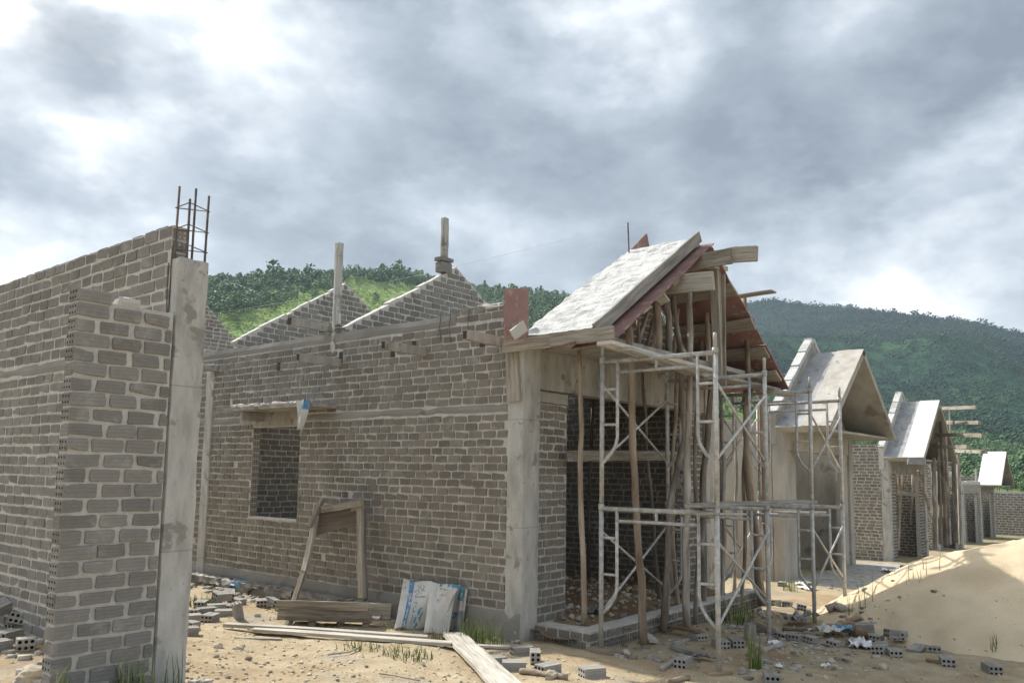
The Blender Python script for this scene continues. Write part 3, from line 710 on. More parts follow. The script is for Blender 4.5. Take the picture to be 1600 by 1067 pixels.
for u, lab in ((.28, 'weathered cross board highest under the red right slope'), (.52, 'weathered cross board in the middle under the red right slope'), (.72, 'weathered cross board third down under the red right slope'), (.9, 'weathered cross board lowest under the red right slope')):
    board_thing('cross_board', on_rake2(u, 3.99, -.165), on_rake2(u, 5.05, -.165), np.array([d2[0], 0, d2[2]]), .20, .028, 'wood', lab, 'formwork board')
for u, lab in ((.3, 'weathered cross board lowest under the left roof slope'), (.6, 'weathered cross board higher under the left roof slope')):
    board_thing('cross_board', on_rake(u, 4.05, -.165), on_rake(u, 5.05, -.165), np.array([d1[0], 0, d1[2]]), .16, .028, 'wood', lab, 'formwork board')
# ------------------------------------------------------------------ pole props
def prop(pts, zb, r, label, mat_='bark', y=None, group='pole props under the raw porch roof', jit=.12, n=9):
    """crooked pole through photo positions pts (top first), its foot at height zb"""
    if y is None: y = P(*pts[-1], 2, zb)[1]
    w = [P(px, py, 1, y) for px, py in pts]
    # smooth resampling with small bends
    out = []; 
    for a, b in zip(w[:-1], w[1:]):
        k = max(3, int(np.linalg.norm(b-a)/.16))
        for i in range(k): out.append(a+(b-a)*i/k)
    out.append(w[-1]); out = np.array(out)
    for _ in range(2): out[1:-1] = (out[:-2]+out[1:-1]*2+out[2:])/4
    sd = random.random()*50
    for i in range(1, len(out)-1):
        out[i] += np.array([mnoise.noise(Vector((i*.35, sd, 0))), mnoise.noise(Vector((i*.35, sd, 5))), 0])*(r*.4+.009)
    r = r*.78; k = len(out); rad = [r*(.86+.3*i/(k-1))*(1+mnoise.noise(Vector((i*.8, sd, 9)))*.12) for i in range(k)]
    b = MB(); b.tube(out, rad, n, 0, jit)
    o = b.build('pole_prop', mat_, None, out[-1], smooth=True); return tag(o, label, 'prop', group)
prop([(905, 547), (908, 700), (912, 976)], .115, .034, 'straight brown pole prop standing on the porch plinth corner')
prop([(926, 615), (922, 740), (919, 905)], .05, .034, 'dark pole prop just behind the straight pole on the plinth corner', 'barkgrey')
prop([(983, 500), (985, 640), (995, 798), (1006, 1006)], -.03, .045, 'knotty brown pole prop with its foot on the dirt in front of the porch plinth')
prop([(1052, 462), (1063, 540), (1064, 626), (1069, 700), (1046, 780), (1043, 886), (1037, 984)], -.03, .043, 'bent pale-flecked pole prop, curving left below its middle', 'barkgrey')
prop([(1078, 455), (1078, 620), (1074, 780), (1072, 886), (1074, 985)], -.04, .048, 'straight rough pole prop just right of the bent pale-flecked pole', 'barkgrey')
prop([(1111, 585), (1104, 700), (1096, 780), (1098, 956)], -.02, .05, 'slanting grey pole prop behind the second scaffold post', 'barkgrey')
prop([(1168, 610), (1166, 710), (1173, 780), (1184, 872), (1191, 945)], -.06, .068, 'thick split brown trunk prop with torn bark beside the plastered wall', jit=.22)
prop([(1150, 575), (1151, 760), (1147, 930)], -.05, .03, 'thin dark pole prop between the scaffold and the plastered wall', 'barkgrey')
prop([(1186, 600), (1192, 760), (1200, 930)], -.06, .035, 'thin brown pole prop just right of the thick split trunk')
prop([(975, 640), (952, 740), (945, 902)], .05, .036, 'dark pole prop leaning behind the first scaffold post', 'barkgrey')
prop([(1128, 640), (1132, 800), (1128, 950)], -.04, .034, 'straight dark pole prop behind the nearest tall scaffold post', 'barkgrey')
prop([(1042, 700), (1044, 800), (1050, 930)], .02, .03, 'slim brown pole prop deep in the porch between two rougher poles')
prop([(1060, 560), (1052, 700), (1050, 840), (1062, 960)], -.02, .03, 'thin crooked pole prop behind the bent pale-flecked pole')
prop([(1090, 590), (1086, 720), (1092, 860), (1086, 975)], -.04, .028, 'thin upright pole prop between the straight rough pole and the slanting grey one', 'barkgrey')
prop([(1176, 600), (1160, 740), (1166, 860), (1158, 950)], -.06, .028, 'thin crooked pole prop left of the thick split trunk')
prop([(1003, 560), (1010, 700), (1022, 820), (1030, 945)], .02, .028, 'thin pole prop slanting right, behind the knotty brown pole', 'barkgrey')
# the short props standing on the eave-level planks, under the roof slope
G2 = 'short props between the planks and the roof slopes'
for pts, y, r, lab, mt in (
    ([(985, 512), (984, 552)], 4.35, .038, 'short prop in the low left corner under the roof slope', 'bark'),
    ([(1025, 470), (1026, 552)], 4.3, .062, 'thick short prop under the small pale board', 'bark'),
    ([(1012, 488), (992, 556)], 4.75, .035, 'short prop slanting down to the left, left of the thick one', 'barkgrey'),
    ([(1020, 500), (1008, 560)], 4.85, .03, 'thin slanting prop deep behind the thick short one', 'barkgrey'),
    ([(1042, 470), (1046, 560)], 4.7, .05, 'dark upright short prop just right of the thick short one', 'barkgrey'),
    ([(1105, 458), (1109, 585)], 4.5, .04, 'slim short prop left of the tall squared post', 'bark'),
    ([(1163, 465), (1168, 545), (1170, 604)], 4.2, .042, 'pale split short prop under the thin long plank', 'bark'),
    ([(1176, 498), (1174, 600)], 4.35, .05, 'broad short prop by the right rake, cut flat on top', 'bark'),
    ([(997, 500), (1000, 552)], 4.6, .026, 'thin upright short prop right of the one in the low left corner', 'bark'),
    ([(1062, 462), (1052, 560)], 4.85, .028, 'thin short prop leaning left behind the bent pale-flecked pole', 'bark'),
    ([(1092, 470), (1098, 580)], 4.8, .03, 'thin short prop just left of the slim one near the squared post', 'barkgrey'),
    ([(1140, 470), (1144, 595)], 4.7, .032, 'thin short prop just right of the tall squared post', 'barkgrey'),
    ([(1152, 500), (1138, 600)], 4.9, .028, 'slanting short prop deep under the red right slope', 'bark'),
    ([(1190, 560), (1184, 612)], 4.45, .035, 'short prop in the low right corner under the roof slope', 'bark')):
    w = P(*pts[-1], 1, y)
    prop(pts, w[2], r, lab, mt, y, G2)
b = MB(); p0, p1 = P(1118, 420, 1, 4.12), P(1124, 590, 1, 4.12); b.board(p0, p1, X_, .105, .10, 0, .004, .01)
tag(b.build('squared_post', 'wood', None, p1), 'tall squared timber post under the tip of the ridge timbers', 'prop')
board_thing('post_lath', P(1129, 428, 1, 4.06), P(1132, 600, 1, 4.06), X_, .035, .05, 'wood', 'narrow lath nailed along the right side of the tall squared post', 'board')
# ledgers between the props
board_thing('tie_board', P(886, 712, 1, 5.0), P(1062, 712, 1, 5.0), Z, .115, .03, 'wood', 'long level board tied across the porch opening at mid height', 'board', warp=.004)

# ------------------------------------------------------------------ scaffold
def make_frame():
    f = thing('scaffold', (0, 0, 0), 'x', 'scaffold frame', 'welded steel scaffold frames round the porch')
    W, H, r, r2 = 1.16, 1.405, .0225, .016
    legs = []
    for y in (0, W):
        b = MB(); b.tube([(0, y, 0), (0, y, H*.5), (0, y, H-.012)], r, 10); b.tube([(0, y, H-.07), (0, y, H-.01)], r*1.25, 10); lg = b.build('leg', 'galv', f, smooth=True); legs.append(lg)
        b = MB(); b.tube([(0, y, H-.02), (0, y, H+.11), (0, y, H+.125)], [r*.8, r*.8, r*.5], 8); b.build('coupling_pin', 'galv', lg, smooth=True)
        s = 1 if y == 0 else -1; iy = y+s*.17
        b = MB(); b.tube([(0, iy, H-.04), (0, iy, .72), (0, iy, .62), (0, iy-s*.02, .54), (0, iy-s*.07, .46), (0, iy-s*.13, .40), (0, y, .36)], r2, 8); b.build('curved_brace', 'galv', f, smooth=True)
        for z in (1.08, .74):
            b = MB(); b.tube([(0, y, z), (0, iy, z)], r2*.85, 7); b.build('rung', 'galv', f, smooth=True)
    b = MB(); b.tube([(0, 0, H-.055), (0, W/2, H-.057), (0, W, H-.055)], r, 10); b.build('top_bar', 'galv', f, smooth=True)
    b = MB(); b.tube([(0, .17, H-.165), (0, W-.17, H-.165)], r2, 8); b.tube([(0, W/2, H-.165), (0, W/2, H-.06)], r2*.9, 7); b.build('under_bar', 'galv', f, smooth=True)
    for y, lg in zip((.0, W), legs):
        for z in (.42, 1.12):
            b = MB(); b.tube([(-.05, y, z), (.05, y, z)], .006, 6); b.build('brace_pin', 'galv', lg)
    return f
FR = make_frame()
posts = [((6.64, 3.14, -.075), (6.6, 4.3)), ((8.28, 3.36, -.09), (8.3, 4.6)), ((9.95, 3.48, -.12), (9.95, 4.5)), ((11.15, 3.5, -.14), (11.2, 4.5))]
wb = {0: 'between the two nearest frames', 2: 'between the two furthest frames'}
wh = ['nearest the camera at the porch corner', 'second from the camera, in front of the porch', 'third from the camera, past the porch opening', 'furthest right, by the sand pile']
FB = []
first = True
for i, (o_, in_) in enumerate(posts):
    ang = math.atan2(in_[0]-o_[0], in_[1]-o_[1])*-1 + (0.0)
    for tier in (0, 1):
        loc = (o_[0], o_[1], o_[2]+tier*1.405)
        lean = (random.uniform(-.006, .006), random.uniform(-.008, .008), ang)
        lab = ('lower' if tier == 0 else 'upper')+' dusty steel scaffold frame '+wh[i]
        if first: FR.location = loc; FR.rotation_euler = lean; FR['label'] = lab; first = False
        else: copy_tree(FR, loc, lean, lab)
def make_brace(L):
    f = thing('cross_brace', (0, 0, 0), 'x', 'scaffold brace', 'crossed steel braces between the scaffold frames')
    for s, xo in ((1, -.012), (-1, .012)):
        b = MB(); b.tube([(0, xo, .42 if s > 0 else 1.12), (L/2, xo, .77), (L, xo, 1.12 if s > 0 else .42)], .0125, 7); b.build('brace_tube', 'galv', f, smooth=True)
    return f
for (i, j, nm) in ((0, 1, wb[0]), (2, 3, wb[2])):
    for side in (0, 1):
        a = np.array([posts[i][0][0], posts[i][0][1]+(1.16 if side else 0), posts[i][0][2]])
        c = np.array([posts[j][0][0], posts[j][0][1]+(1.16 if side else 0), posts[j][0][2]])
        L = np.linalg.norm((c-a)[:2]); an = math.atan2(c[1]-a[1], c[0]-a[0])
        br = make_brace(L)
        for tier in (0, 1):
            lab = ('lower' if tier == 0 else 'upper')+' pair of crossed braces on the '+('open outer' if side == 0 else 'house')+' side '+nm
            loc = (a[0], a[1], a[2]+tier*1.405)
            if tier == 0: br.location = loc; br.rotation_euler = (0, 0, an); br['label'] = lab
            else: copy_tree(br, loc, (0, 0, an), lab)
# packing under the feet
p = np.array([6.6, 4.3, gzn(6.6, 4.3)]); b = MB(); 
b.tube([p+Z*-.05, p+Z*.0, p+Z*.035, p+Z*.045], [.12, .135, .125, .10], 11, 0, .12); tag(b.build('stone_pad', 'rock', None, p), 'flat round stone under the foot of the first scaffold post', 'stone')
p = np.array([6.64, 3.14, gzn(6.64, 3.14)]); board_thing('wood_pad', p+np.array([-.11, .06, .004]), p+np.array([.1, -.05, .004]), Y_, .12, .025, 'bamboo', 'reddish wood offcut under the foot of the nearest scaffold post', 'board', n=3)
# walk boards
def flat(px0, py0, px1, py1, z, w, th, label, mat_='woodgrey', name='scaffold_plank', dz=0, **kw):
    p, q = P(px0, py0, 2, z), P(px1, py1, 2, z); d = (q-p)/np.linalg.norm(q-p)
    return board_thing(name, p, q+Z*dz, np.cross(Z, d), w, th, mat_, label, 'plank', **kw)
PG = None
flat(1082, 789, 1200, 786, 1.345, .17, .03, 'lower scaffold plank, left of the two end to end', 'woodgrey')
flat(1192, 785, 1264, 784, 1.345, .2, .03, 'lower scaffold plank, right of the two end to end', 'woodgrey')
flat(944, 535, 1110, 580, 2.735, .16, .035, 'long pale plank on the upper scaffold, starting under the eave tip', 'woodpale')
flat(975, 545, 1100, 590, 2.70, .14, .03, 'grey plank lying just below the long pale upper plank', 'woodgrey')
flat(1080, 583, 1212, 609, 2.755, .2, .03, 'upper scaffold plank in the middle behind the tall post', 'woodgrey')
flat(1180, 602, 1236, 618, 2.70, .2, .03, 'upper scaffold plank at the right end, by the plastered house roof', 'woodgrey')
for (x0, y0, x1, y1, yy, lab) in ((1075, 803, 1215, 803, 4.3, 'thin level pipe behind the lower scaffold planks'), (1150, 800, 1290, 800, 4.7, 'thin level pipe further right behind the lower scaffold planks')):
    b = MB(); p, q = P(x0, y0, 1, yy), P(x1, y1, 1, yy); b.tube([p, q], .016, 8); tag(b.build('scaffold_pipe', 'galv', None, p, smooth=True), lab, 'pipe')

# rod and string on the roof
b = MB(); p, q = P(983, 398, 1, 5.06), P(981, 348, 1, 5.06); b.tube([p, q], .009, 6); tag(b.build('roof_rod', 'rebar', None, p), 'thin steel rod standing up from the top of the raw roof slab', 'rod')
b = MB(); q2 = P(330, 489, 1, 16.); pts = []
for i in range(41):
    f = i/40; pts.append(q*(1-f)+q2*f-Z*.10*math.sin(math.pi*f)-Z*.02)
b.tube(pts, .0021, 5); tag(b.build('string_line', 'string', None, q), 'pale string stretched from the roof rod back over the gables', 'string')

# ------------------------------------------------------------------ the other houses of the row
def row_house(name, label, xl, yf, z0, style, roof=True, W=4.2, eave=2.72, rise=1.62, depth=.85, name_='unfinished_house', yback=4.6):
    h = thing(name_, (xl, yf, z0), label, 'house')
    xr = xl+W; wallm = 'plaster' if style == 'plaster' else 'brick'
    def O(x, y, z): return np.array([x, y, z+z0], float)
    def wallbox(nm, lo, hi, face, bricks=True, parts=True):
        b = MB(); lo = O(*lo); hi = O(*hi)
        if style == 'plaster':
            b.rbox(lo, hi, 0, (2, 6, 8) if face == 'x' else (8, 2, 8), .006); b.build(nm, 'plaster', h); return
        b.box(lo, hi)
        if face == 'x':
            courses(b, (lo[0]-.004, hi[1], 0), -Y_, -X_, 0, hi[1]-lo[1], lo[2], hi[2], pitch=.09, bl=.18, gap=.026)
        else:
            courses(b, (lo[0], lo[1]-.004, 0), X_, -Y_, 0, hi[0]-lo[0], lo[2], hi[2], pitch=.09, bl=.18, gap=.026)
        b.build(nm, ['mortar', 'brickwarm', 'hole'], h)
    wallbox('side_wall', (xl, yf+.22, -.6), (xl+.12, yf+yback, 3.2 if style != 'plaster' else 3.02), 'x')
    wallbox('side_wall', (xr-.12, yf+.22, -.6), (xr, yf+yback, 3.1), 'x')
    wallbox('pier_wall', (xl+.26, yf+.05, -.4), (xl+.8, yf+.16, eave-.4), 'y')
    wallbox('pier_wall', (xr-.8, yf+.05, -.4), (xr-.26, yf+.16, eave-.4), 'y')
    wallbox('back_wall', (xl+.12, yf+1.5, -.4), (xr-.12, yf+1.62, 3.1), 'y')
    cm = 'plaster' if style == 'plaster' else 'conclight'
    for x in (xl-.01, xr-.27):
        b = MB(); b.rbox(O(x, yf, -.6), O(x+.27, yf+.22, eave), 0, (3, 3, 20), .006); b.build('corner_column', cm, h)
    b = MB(); b.rbox(O(xl+.26, yf+.01, eave-.42), O(xr-.27, yf+.2, eave), 0, (20, 2, 3), .006); b.build('porch_beam', cm if style == 'plaster' else 'concrete', h)
    if style == 'plaster':
        b = MB()
        for x in (xl+1.55, xl+2.55): b.rbox(O(x, yf+1.46, 0), O(x+.1, yf+1.497, 2.2), 0, (1, 1, 6), .004)
        b.rbox(O(xl+1.65, yf+1.46, 2.1), O(xl+2.55, yf+1.497, 2.2), 0, (4, 1, 1), .004); b.build('door_surround', 'conclight', h)
    if roof:
        xm = (xl+xr)/2; y0, y1 = yf-depth, yf+.12
        for s in (-1, 1):
            ex = xm+s*(W/2+.06)
            b, dd, nn = slope_slab('roof_slab', None, ex, z0+eave+.02, xm, z0+eave+rise, y0, y1, .125, 0, None, (24, 12), .012, medge=1)
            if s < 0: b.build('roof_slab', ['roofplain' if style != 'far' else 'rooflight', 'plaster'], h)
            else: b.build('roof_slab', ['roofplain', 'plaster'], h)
            if s < 0:
                L = np.linalg.norm([ex-xm, rise-.02])
                # half of the slope freshly floated paler
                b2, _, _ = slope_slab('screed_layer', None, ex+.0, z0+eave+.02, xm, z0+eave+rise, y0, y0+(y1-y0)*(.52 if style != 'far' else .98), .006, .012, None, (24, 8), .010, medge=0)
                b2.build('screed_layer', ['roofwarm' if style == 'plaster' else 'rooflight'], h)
        b = MB(); b.rbox(O(xl+.05, yf-depth+.12, eave-.06), O(xr-.05, yf, eave+.0), 0, (16, 5, 1), .004); b.build('ceiling_slab', 'plaster', h)
        # gable parapet rising behind the porch roof
        b = MB(); hw = W/2-.02
        if style != 'far':
            b.prism([(xl-.03, z0+eave-.3), (xr+.03, z0+eave-.3), (xr+.03, z0+eave+.26), (xm+.1, z0+eave+rise+.24), (xm-.1, z0+eave+rise+.24), (xl-.03, z0+eave+.26)], (0, yf+.12, 0), X_, -Y_, .13)
            b.build('gable_wall', ['mortar' if style != 'plaster' else 'plaster'], h)
            b = MB(); n = 5
            for i in range(n):
                f0, f1 = i/n, (i+.97)/n
                for s in (-1, 1):
                    xa, xb = xm+s*(hw*(1-f0)+.02), xm+s*(hw*(1-f1)+.02); za, zb = eave+.28+rise*f0, eave+.28+rise*f1-.02
                    dd = np.array([xb-xa, 0, zb-za]); L = np.linalg.norm(dd); dd /= L; nn = np.array([-dd[2], 0, dd[0]]); nn = nn if nn[2] > 0 else -nn
                    b.hexa(O((xa+xb)/2, yf+.185, (za+zb)/2)+nn*.02, dd*L/2, Y_*.085, nn*(.035+random.random()*.012), 0, random.random())
            b.rbox(O(xm-.11, yf+.1, eave+rise+.2), O(xm+.11, yf+.28, eave+rise+.32), 0, (3, 3, 2), .012)
            b.build('gable_coping', 'roofmortar', h)
        b = MB(); b.prism([(xl+.3, z0+eave), (xr-.3, z0+eave), (xm, z0+eave+rise-.22)], (0, yf+.0, 0), X_, -Y_, .1); b.build('tympanum', 'plaster', h)
    else:
        b = MB(); b.rbox(O(xl-.02, yf+.0, 2.7), O(xr, yf+.2, 2.86), 0, (18, 2, 1), .02); b.build('ring_beam', 'mortar', h)
        for x in (xr-.5, xr-.25):
            b = MB(); b.tube([O(x, yf+.1, 2.8), O(x, yf+.1, 3.5)], .03, 6); b.build('post_stub', 'conclight', h)
    return h
H2 = row_house('h2', 'cement-rendered house with sharp gabled porch roof, second in the row behind the scaffold', 15.0, 5.76, -.34, 'plaster', rise=1.68, eave=2.84, depth=.9)
H3 = row_house('h3', 'brick house with white-topped porch roof still carried on dark poles, third in the row', 23.95, 6.25, -.68, 'brick', rise=1.72, eave=2.82, depth=.9)
H4 = row_house('h4', 'roofless brick house with open porch, behind the dark poles, fourth in the row', 32.9, 6.95, -1.0, 'brick', roof=False)
H5 = row_house('h5', 'roofless brick house with pale columns just left of the far white roof', 41.6, 7.75, -1.35, 'brick', roof=False)
H6 = row_house('h6', 'far brick house with small bright white gabled porch roof, last in the row', 49.8, 8.45, -1.75, 'far', rise=1.85, eave=3.05, depth=1.0)
b = MB(); b.box((57.9, -6., -3), (58.1, 9.4, .84)); courses(b, (57.896, 9.4, 0), -Y_, -X_, 0, 15.4, -2.6, .80, pitch=.15, bl=.3, gap=.04); b.rbox((57.88, -6, .82), (58.12, 9.4, .94), 0, (1, 30, 1), .02)
tag(b.build('boundary_wall', ['mortar', 'brickwarm', 'hole'], None, (58, 9.4, -2)), 'long low brick wall at the right edge beyond the sand pile', 'wall')
# porch slab of the rendered house
b = MB(); z2 = -.34
b.rbox((14.75, 4.35, z2-.4), (19.75, 5.75, z2+.04), 0, (14, 6, 2), .02); tag(b.build('porch_slab', 'concrete', None, (17, 5, z2)), 'raised concrete porch slab in front of the rendered house', 'porch slab')
b = MB(); b.box((15.2, 10.2, -.6), (15.35, 16, 3.2)); 
# dark poles and bars at the third house
G3 = 'dark poles propping the porch roof of the third house'
for px0, py0, px1, py1, r, lab in ((1459, 715, 1461, 858, .06, 'dark pole leftmost under the white-topped porch roof'), (1470, 640, 1478, 852, .06, 'tall dark pole reaching up to the ridge of the white-topped roof'), (1466, 690, 1470, 850, .05, 'dark pole just left of the tall ridge pole'),
    (1476, 655, 1484, 850, .055, 'dark pole just right of the tall ridge pole'), (1489, 690, 1494, 848, .06, 'dark pole leaning right, nearly furthest right of the cluster'), (1497, 705, 1501, 850, .05, 'dark pole furthest right under the protruding bars'), (1434, 735, 1452, 795, .035, 'slanting dark pole on the right of the third porch opening'), (1484, 640, 1486, 700, .03, 'short thin pole between the protruding bars')):
    yy = 5.45; a, c = P(px0, py0, 1, yy), P(px1, py1, 1, yy)
    b = MB(); b.tube([a, (a+c)/2+np.array([random.uniform(-.04, .04), 0, 0]), c], [r*.85, r, r*1.1], 7, 0, .12); tag(b.build('pole_prop', 'barkgrey', None, c), lab, 'prop', G3)
for k, (px0, py0, px1, py1) in enumerate(((1404, 745, 1405, 770), (1411, 742, 1410, 775), (1426, 742, 1424, 820), (1430, 745, 1431, 850), (1407, 770, 1403, 860))):
    yy = 6.6; a, c = P(px0, py0, 1, yy), P(px1, py1, 1, yy)
    b = MB(); b.tube([a, c], .045, 6, 0, .1); tag(b.build('pole_prop', 'bark', None, c), ['first', 'second', 'third', 'fourth', 'fifth'][k]+' thin pale pole from the left inside the third porch opening', 'prop', 'thin poles in the third porch opening')
for px0, py0, px1, py1, lab in ((1472, 638, 1526, 636, 'highest bar jutting from the third porch roof'), (1470, 660, 1531, 660, 'second bar down jutting from the third porch roof'), (1462, 679, 1536, 680, 'middle pale bar jutting from the third porch roof'), (1457, 698, 1513, 698, 'lower dark bar jutting from the third porch roof'), (1490, 704, 1541, 706, 'lowest bar jutting from the third porch roof')):
    a = P(px0, py0, 1, 5.6); q = D(px1, py1, np.linalg.norm(a-CAM)*.93/np.linalg.norm(ray(px1, py1)))
    q[2] = a[2]+(q[2]-a[2])*1
    board_thing('jutting_bar', a, q, Z, .10, .08, 'wood', lab, 'timber', 'bars jutting from the third porch roof', n=4)
sheet('roof_sheet', P(1420, 716, 1, 5.3), P(1447, 717, 1, 5.3), P(1447, 726, 1, 5.25), P(1418, 725, 1, 5.25), .02, 'foil', 'grey sheet hanging under the eave of the third porch roof', 'sheet', n=(4, 3))
for (xa, ya, xb, yb, lab) in ((1362, 741, 1405, 745, 'level board across the third porch opening'), (1484, 769, 1504, 771, 'level board on the fourth porch')):
    p = P(xa+40 if xa == 1362 else xa, ya+28 if xa == 1362 else ya, 1, 6.3); q = P(xb+30 if xa == 1362 else xb, yb+28 if xa == 1362 else yb, 1, 6.3)
    board_thing('tie_board', p, q, Z, .12, .04, 'wood', lab, 'board', n=4)
# gable of a house in the row behind, seen between the column and the big house
h7 = thing('distant_house', (7.2, 16, 0), 'brick gable wall of a house behind, glimpsed between the left column and the big house', 'house')
b = MB(); b.prism([(4.5, 0), (12.2, 0), (10.6, 3.7), (9.05, 5.12), (8.6, 4.4), (4.5, 3.7)], (0, 16.004, 0), X_, -Y_, .12)
courses(b, (0, 16, 0), X_, -Y_, 4.6, 12, 0.02, 5.1, (), lambda z: (4.6 if z < 3.7 else min(9, 4.6+(z-3.7)*4.), 11.2 if z < 3.7 else 10.6-(z-3.7)*1.1))
b.build('gable_wall', ['mortar', 'brick', 'hole'], h7)
# ------------------------------------------------------------------ ground, sand, hills
def grid_obj(name, xs, ys, zf, mat_, smooth=True):
    nx, ny = len(xs), len(ys); V = [(x, y, zf(x, y)) for y in ys for x in xs]
    F = [(j*nx+i, j*nx+i+1, (j+1)*nx+i+1, (j+1)*nx+i) for j in range(ny-1) for i in range(nx-1)]
    me = bpy.data.meshes.new(name); me.from_pydata(V, [], F); me.materials.append(M[mat_])
    if smooth: me.polygons.foreach_set('use_smooth', [True]*len(F))
    o = bpy.data.objects.new(name, me); COL.objects.link(o); return o
def axis(lo, hi, step, far_lo, far_hi):
    a = list(np.arange(lo, hi+1e-6, step)); s = step; x = hi
    while x < far_hi: s *= 1.35; x += s; a.append(x)
    s = step; x = lo; pre = []
    while x > far_lo: s *= 1.35; x -= s; pre.append(x)
    return pre[::-1]+a
xs = axis(-.5, 16., .085, -3500, 4200); ys = axis(-.6, 9.2, .085, -3500, 4200)
tag(grid_obj('ground', xs, ys, lambda x, y: gzn(x, y) if abs(x) < 130 and abs(y) < 130 else float(gz(min(max(x, -60), 120), y)), 'ground'), kind='structure')
xs = np.arange(8.2, 17.5, .05); ys = np.arange(-2.2, 6.2, .05)
def sz(x, y):
    v = sandz(x, y); e = min(x-8.2, 17.4-x, y+2.2, 6.15-y)
    return max(v, gzn(x, y)-.12) if e > .1 else gzn(x, y)-.2
tag(grid_obj('sand_pile', xs, ys, sz, 'sand'), 'big heap of pale yellow sand, half in shade, at the right edge of the site', 'sand pile')
# dirt floor inside the big house
xs = np.arange(6.5, 10.6, .08); ys = np.arange(4.56, 8.02, .08)
def fz(x, y):
    n = mnoise.noise(Vector((x*1.1, y*1.1, 7)))*.10+mnoise.noise(Vector((x*3.5, y*3.5, 7)))*.045+mnoise.noise(Vector((x*10, y*10, 7)))*.015
    return .07+n+.10*math.exp(-((x-8.6)**2+(y-6.4)**2)/1.2)-.03*(y < 4.9)
tag(grid_obj('earth_floor', xs, ys, fz, 'dirt'), kind='structure')

def polar_hill(name, prof, r_ridge, r_base, mat_, na, nr, zbase, bumps, r_back=1.25, relief=.16):
    """hill whose skyline follows prof = [(px, py)] surveyed from the site; returns the height function"""
    az = []; el = []
    for px, py in prof:
        d = ray(px, py); az.append(math.atan2(d[0], d[1])); el.append(d[2]/math.hypot(d[0], d[1]))
    az = np.array(az); el = np.array(el)
    def rr(a): return r_ridge*(1+.10*math.sin(a*7+1)+.05*math.sin(a*17))
    def h(x, y):
        a = math.atan2(x, y); r = math.hypot(x, y); R0 = rr(a); top = 1.6+np.interp(a, az, el)*R0
        t = (r-r_base)/(R0-r_base)
        if t <= 1:
            t = max(t, 0); f = t**1.25
        else: f = 1-((t-1)*1.3)**2
        n = mnoise.noise(Vector((x/bumps, y/bumps, 1)))*.5+mnoise.noise(Vector((x/bumps*2.7, y/bumps*2.7, 5)))*.25
        w = math.sin(min(max(t, 0), 1)*math.pi)
        return zbase+(top-zbase)*(f+relief*n*w)
    A = np.linspace(az.min(), az.max(), na); V = []; F = []
    for i, a in enumerate(A):
        R0 = rr(a)
        for j in range(nr+1):
            r = r_base+(R0*r_back-r_base)*j/nr; x, y = r*math.sin(a), r*math.cos(a); V.append((x, y, h(x, y)))
    for i in range(na-1):
        for j in range(nr):
            q = i*(nr+1)+j; F.append((q, q+1, q+nr+2, q+nr+1))
    me = bpy.data.meshes.new(name); me.from_pydata(V, [], F); me.materials.append(M[mat_]); me.polygons.foreach_set('use_smooth', [True]*len(F))
    o = bpy.data.objects.new(name, me); COL.objects.link(o); tag(o, kind='structure')
    return h, (az.min(), az.max()), rr
hillh, haz, hrr = polar_hill('hill', [(-700, 640), (-300, 560), (0, 500), (180, 455), (330, 446), (440, 437), (560, 428), (640, 432), (760, 455), (880, 466), (960, 480), (1050, 510), (1150, 560), (1250, 610), (1400, 665), (1600, 705)], 520., 120., 'hill', 130, 46, -4., 90.)
mounth, maz, mrr = polar_hill('mountain', [(700, 640), (850, 590), (960, 550), (1060, 512), (1130, 487), (1175, 474), (1205, 470), (1260, 478), (1330, 482), (1400, 493), (1470, 499), (1530, 507), (1600, 525), (1700, 548), (1850, 590), (2050, 640), (2300, 690)], 1500., 330., 'mountain', 220, 90, -6., 250., relief=.34)

def scatter(name, pts, sizes, tints, kinds, templates, mat_):
    """one mesh of very many small plants: templates are (verts, faces) crowns"""
    VV = []; FF = []; TT = []; off = 0; groups = {}
    for p, s, t, k in zip(pts, sizes, tints, kinds):
        tv, tf, tt = templates[k]
        a = random.random()*6.283; ca, sa = math.cos(a), math.sin(a)
        v = tv*np.array([s[0], s[0], s[1]])
        v = np.stack([v[:, 0]*ca-v[:, 1]*sa, v[:, 0]*sa+v[:, 1]*ca, v[:, 2]], 1)+p
        VV.append(v); FF.append(tf+off); TT.append(np.clip(tt*.6+t, 0, 1)); off += len(tv)
    V = np.concatenate(VV); F = np.concatenate(FF); T = np.concatenate(TT)
    me = bpy.data.meshes.new(name); me.vertices.add(len(V)); me.vertices.foreach_set('co', V.ravel())
    me.loops.add(F.size); me.loops.foreach_set('vertex_index', F.ravel().astype(np.int32))
    me.polygons.add(len(F)); me.polygons.foreach_set('loop_start', np.arange(0, F.size, 3, dtype=np.int32)); me.polygons.foreach_set('loop_total', np.full(len(F), 3, np.int32))
    at = me.attributes.new('tint', 'FLOAT', 'POINT'); at.data.foreach_set('value', T.astype(np.float32))
    me.materials.append(M[mat_]); me.update(calc_edges=True)
    o = bpy.data.objects.new(name, me); COL.objects.link(o); return o
OCT = np.array([(1, 0, 0), (-1, 0, 0), (0, 1, 0), (0, -1, 0), (0, 0, 1), (0, 0, -1)], float)
OCF = np.array([(0, 2, 4), (2, 1, 4), (1, 3, 4), (3, 0, 4), (2, 0, 5), (1, 2, 5), (3, 1, 5), (0, 3, 5)])
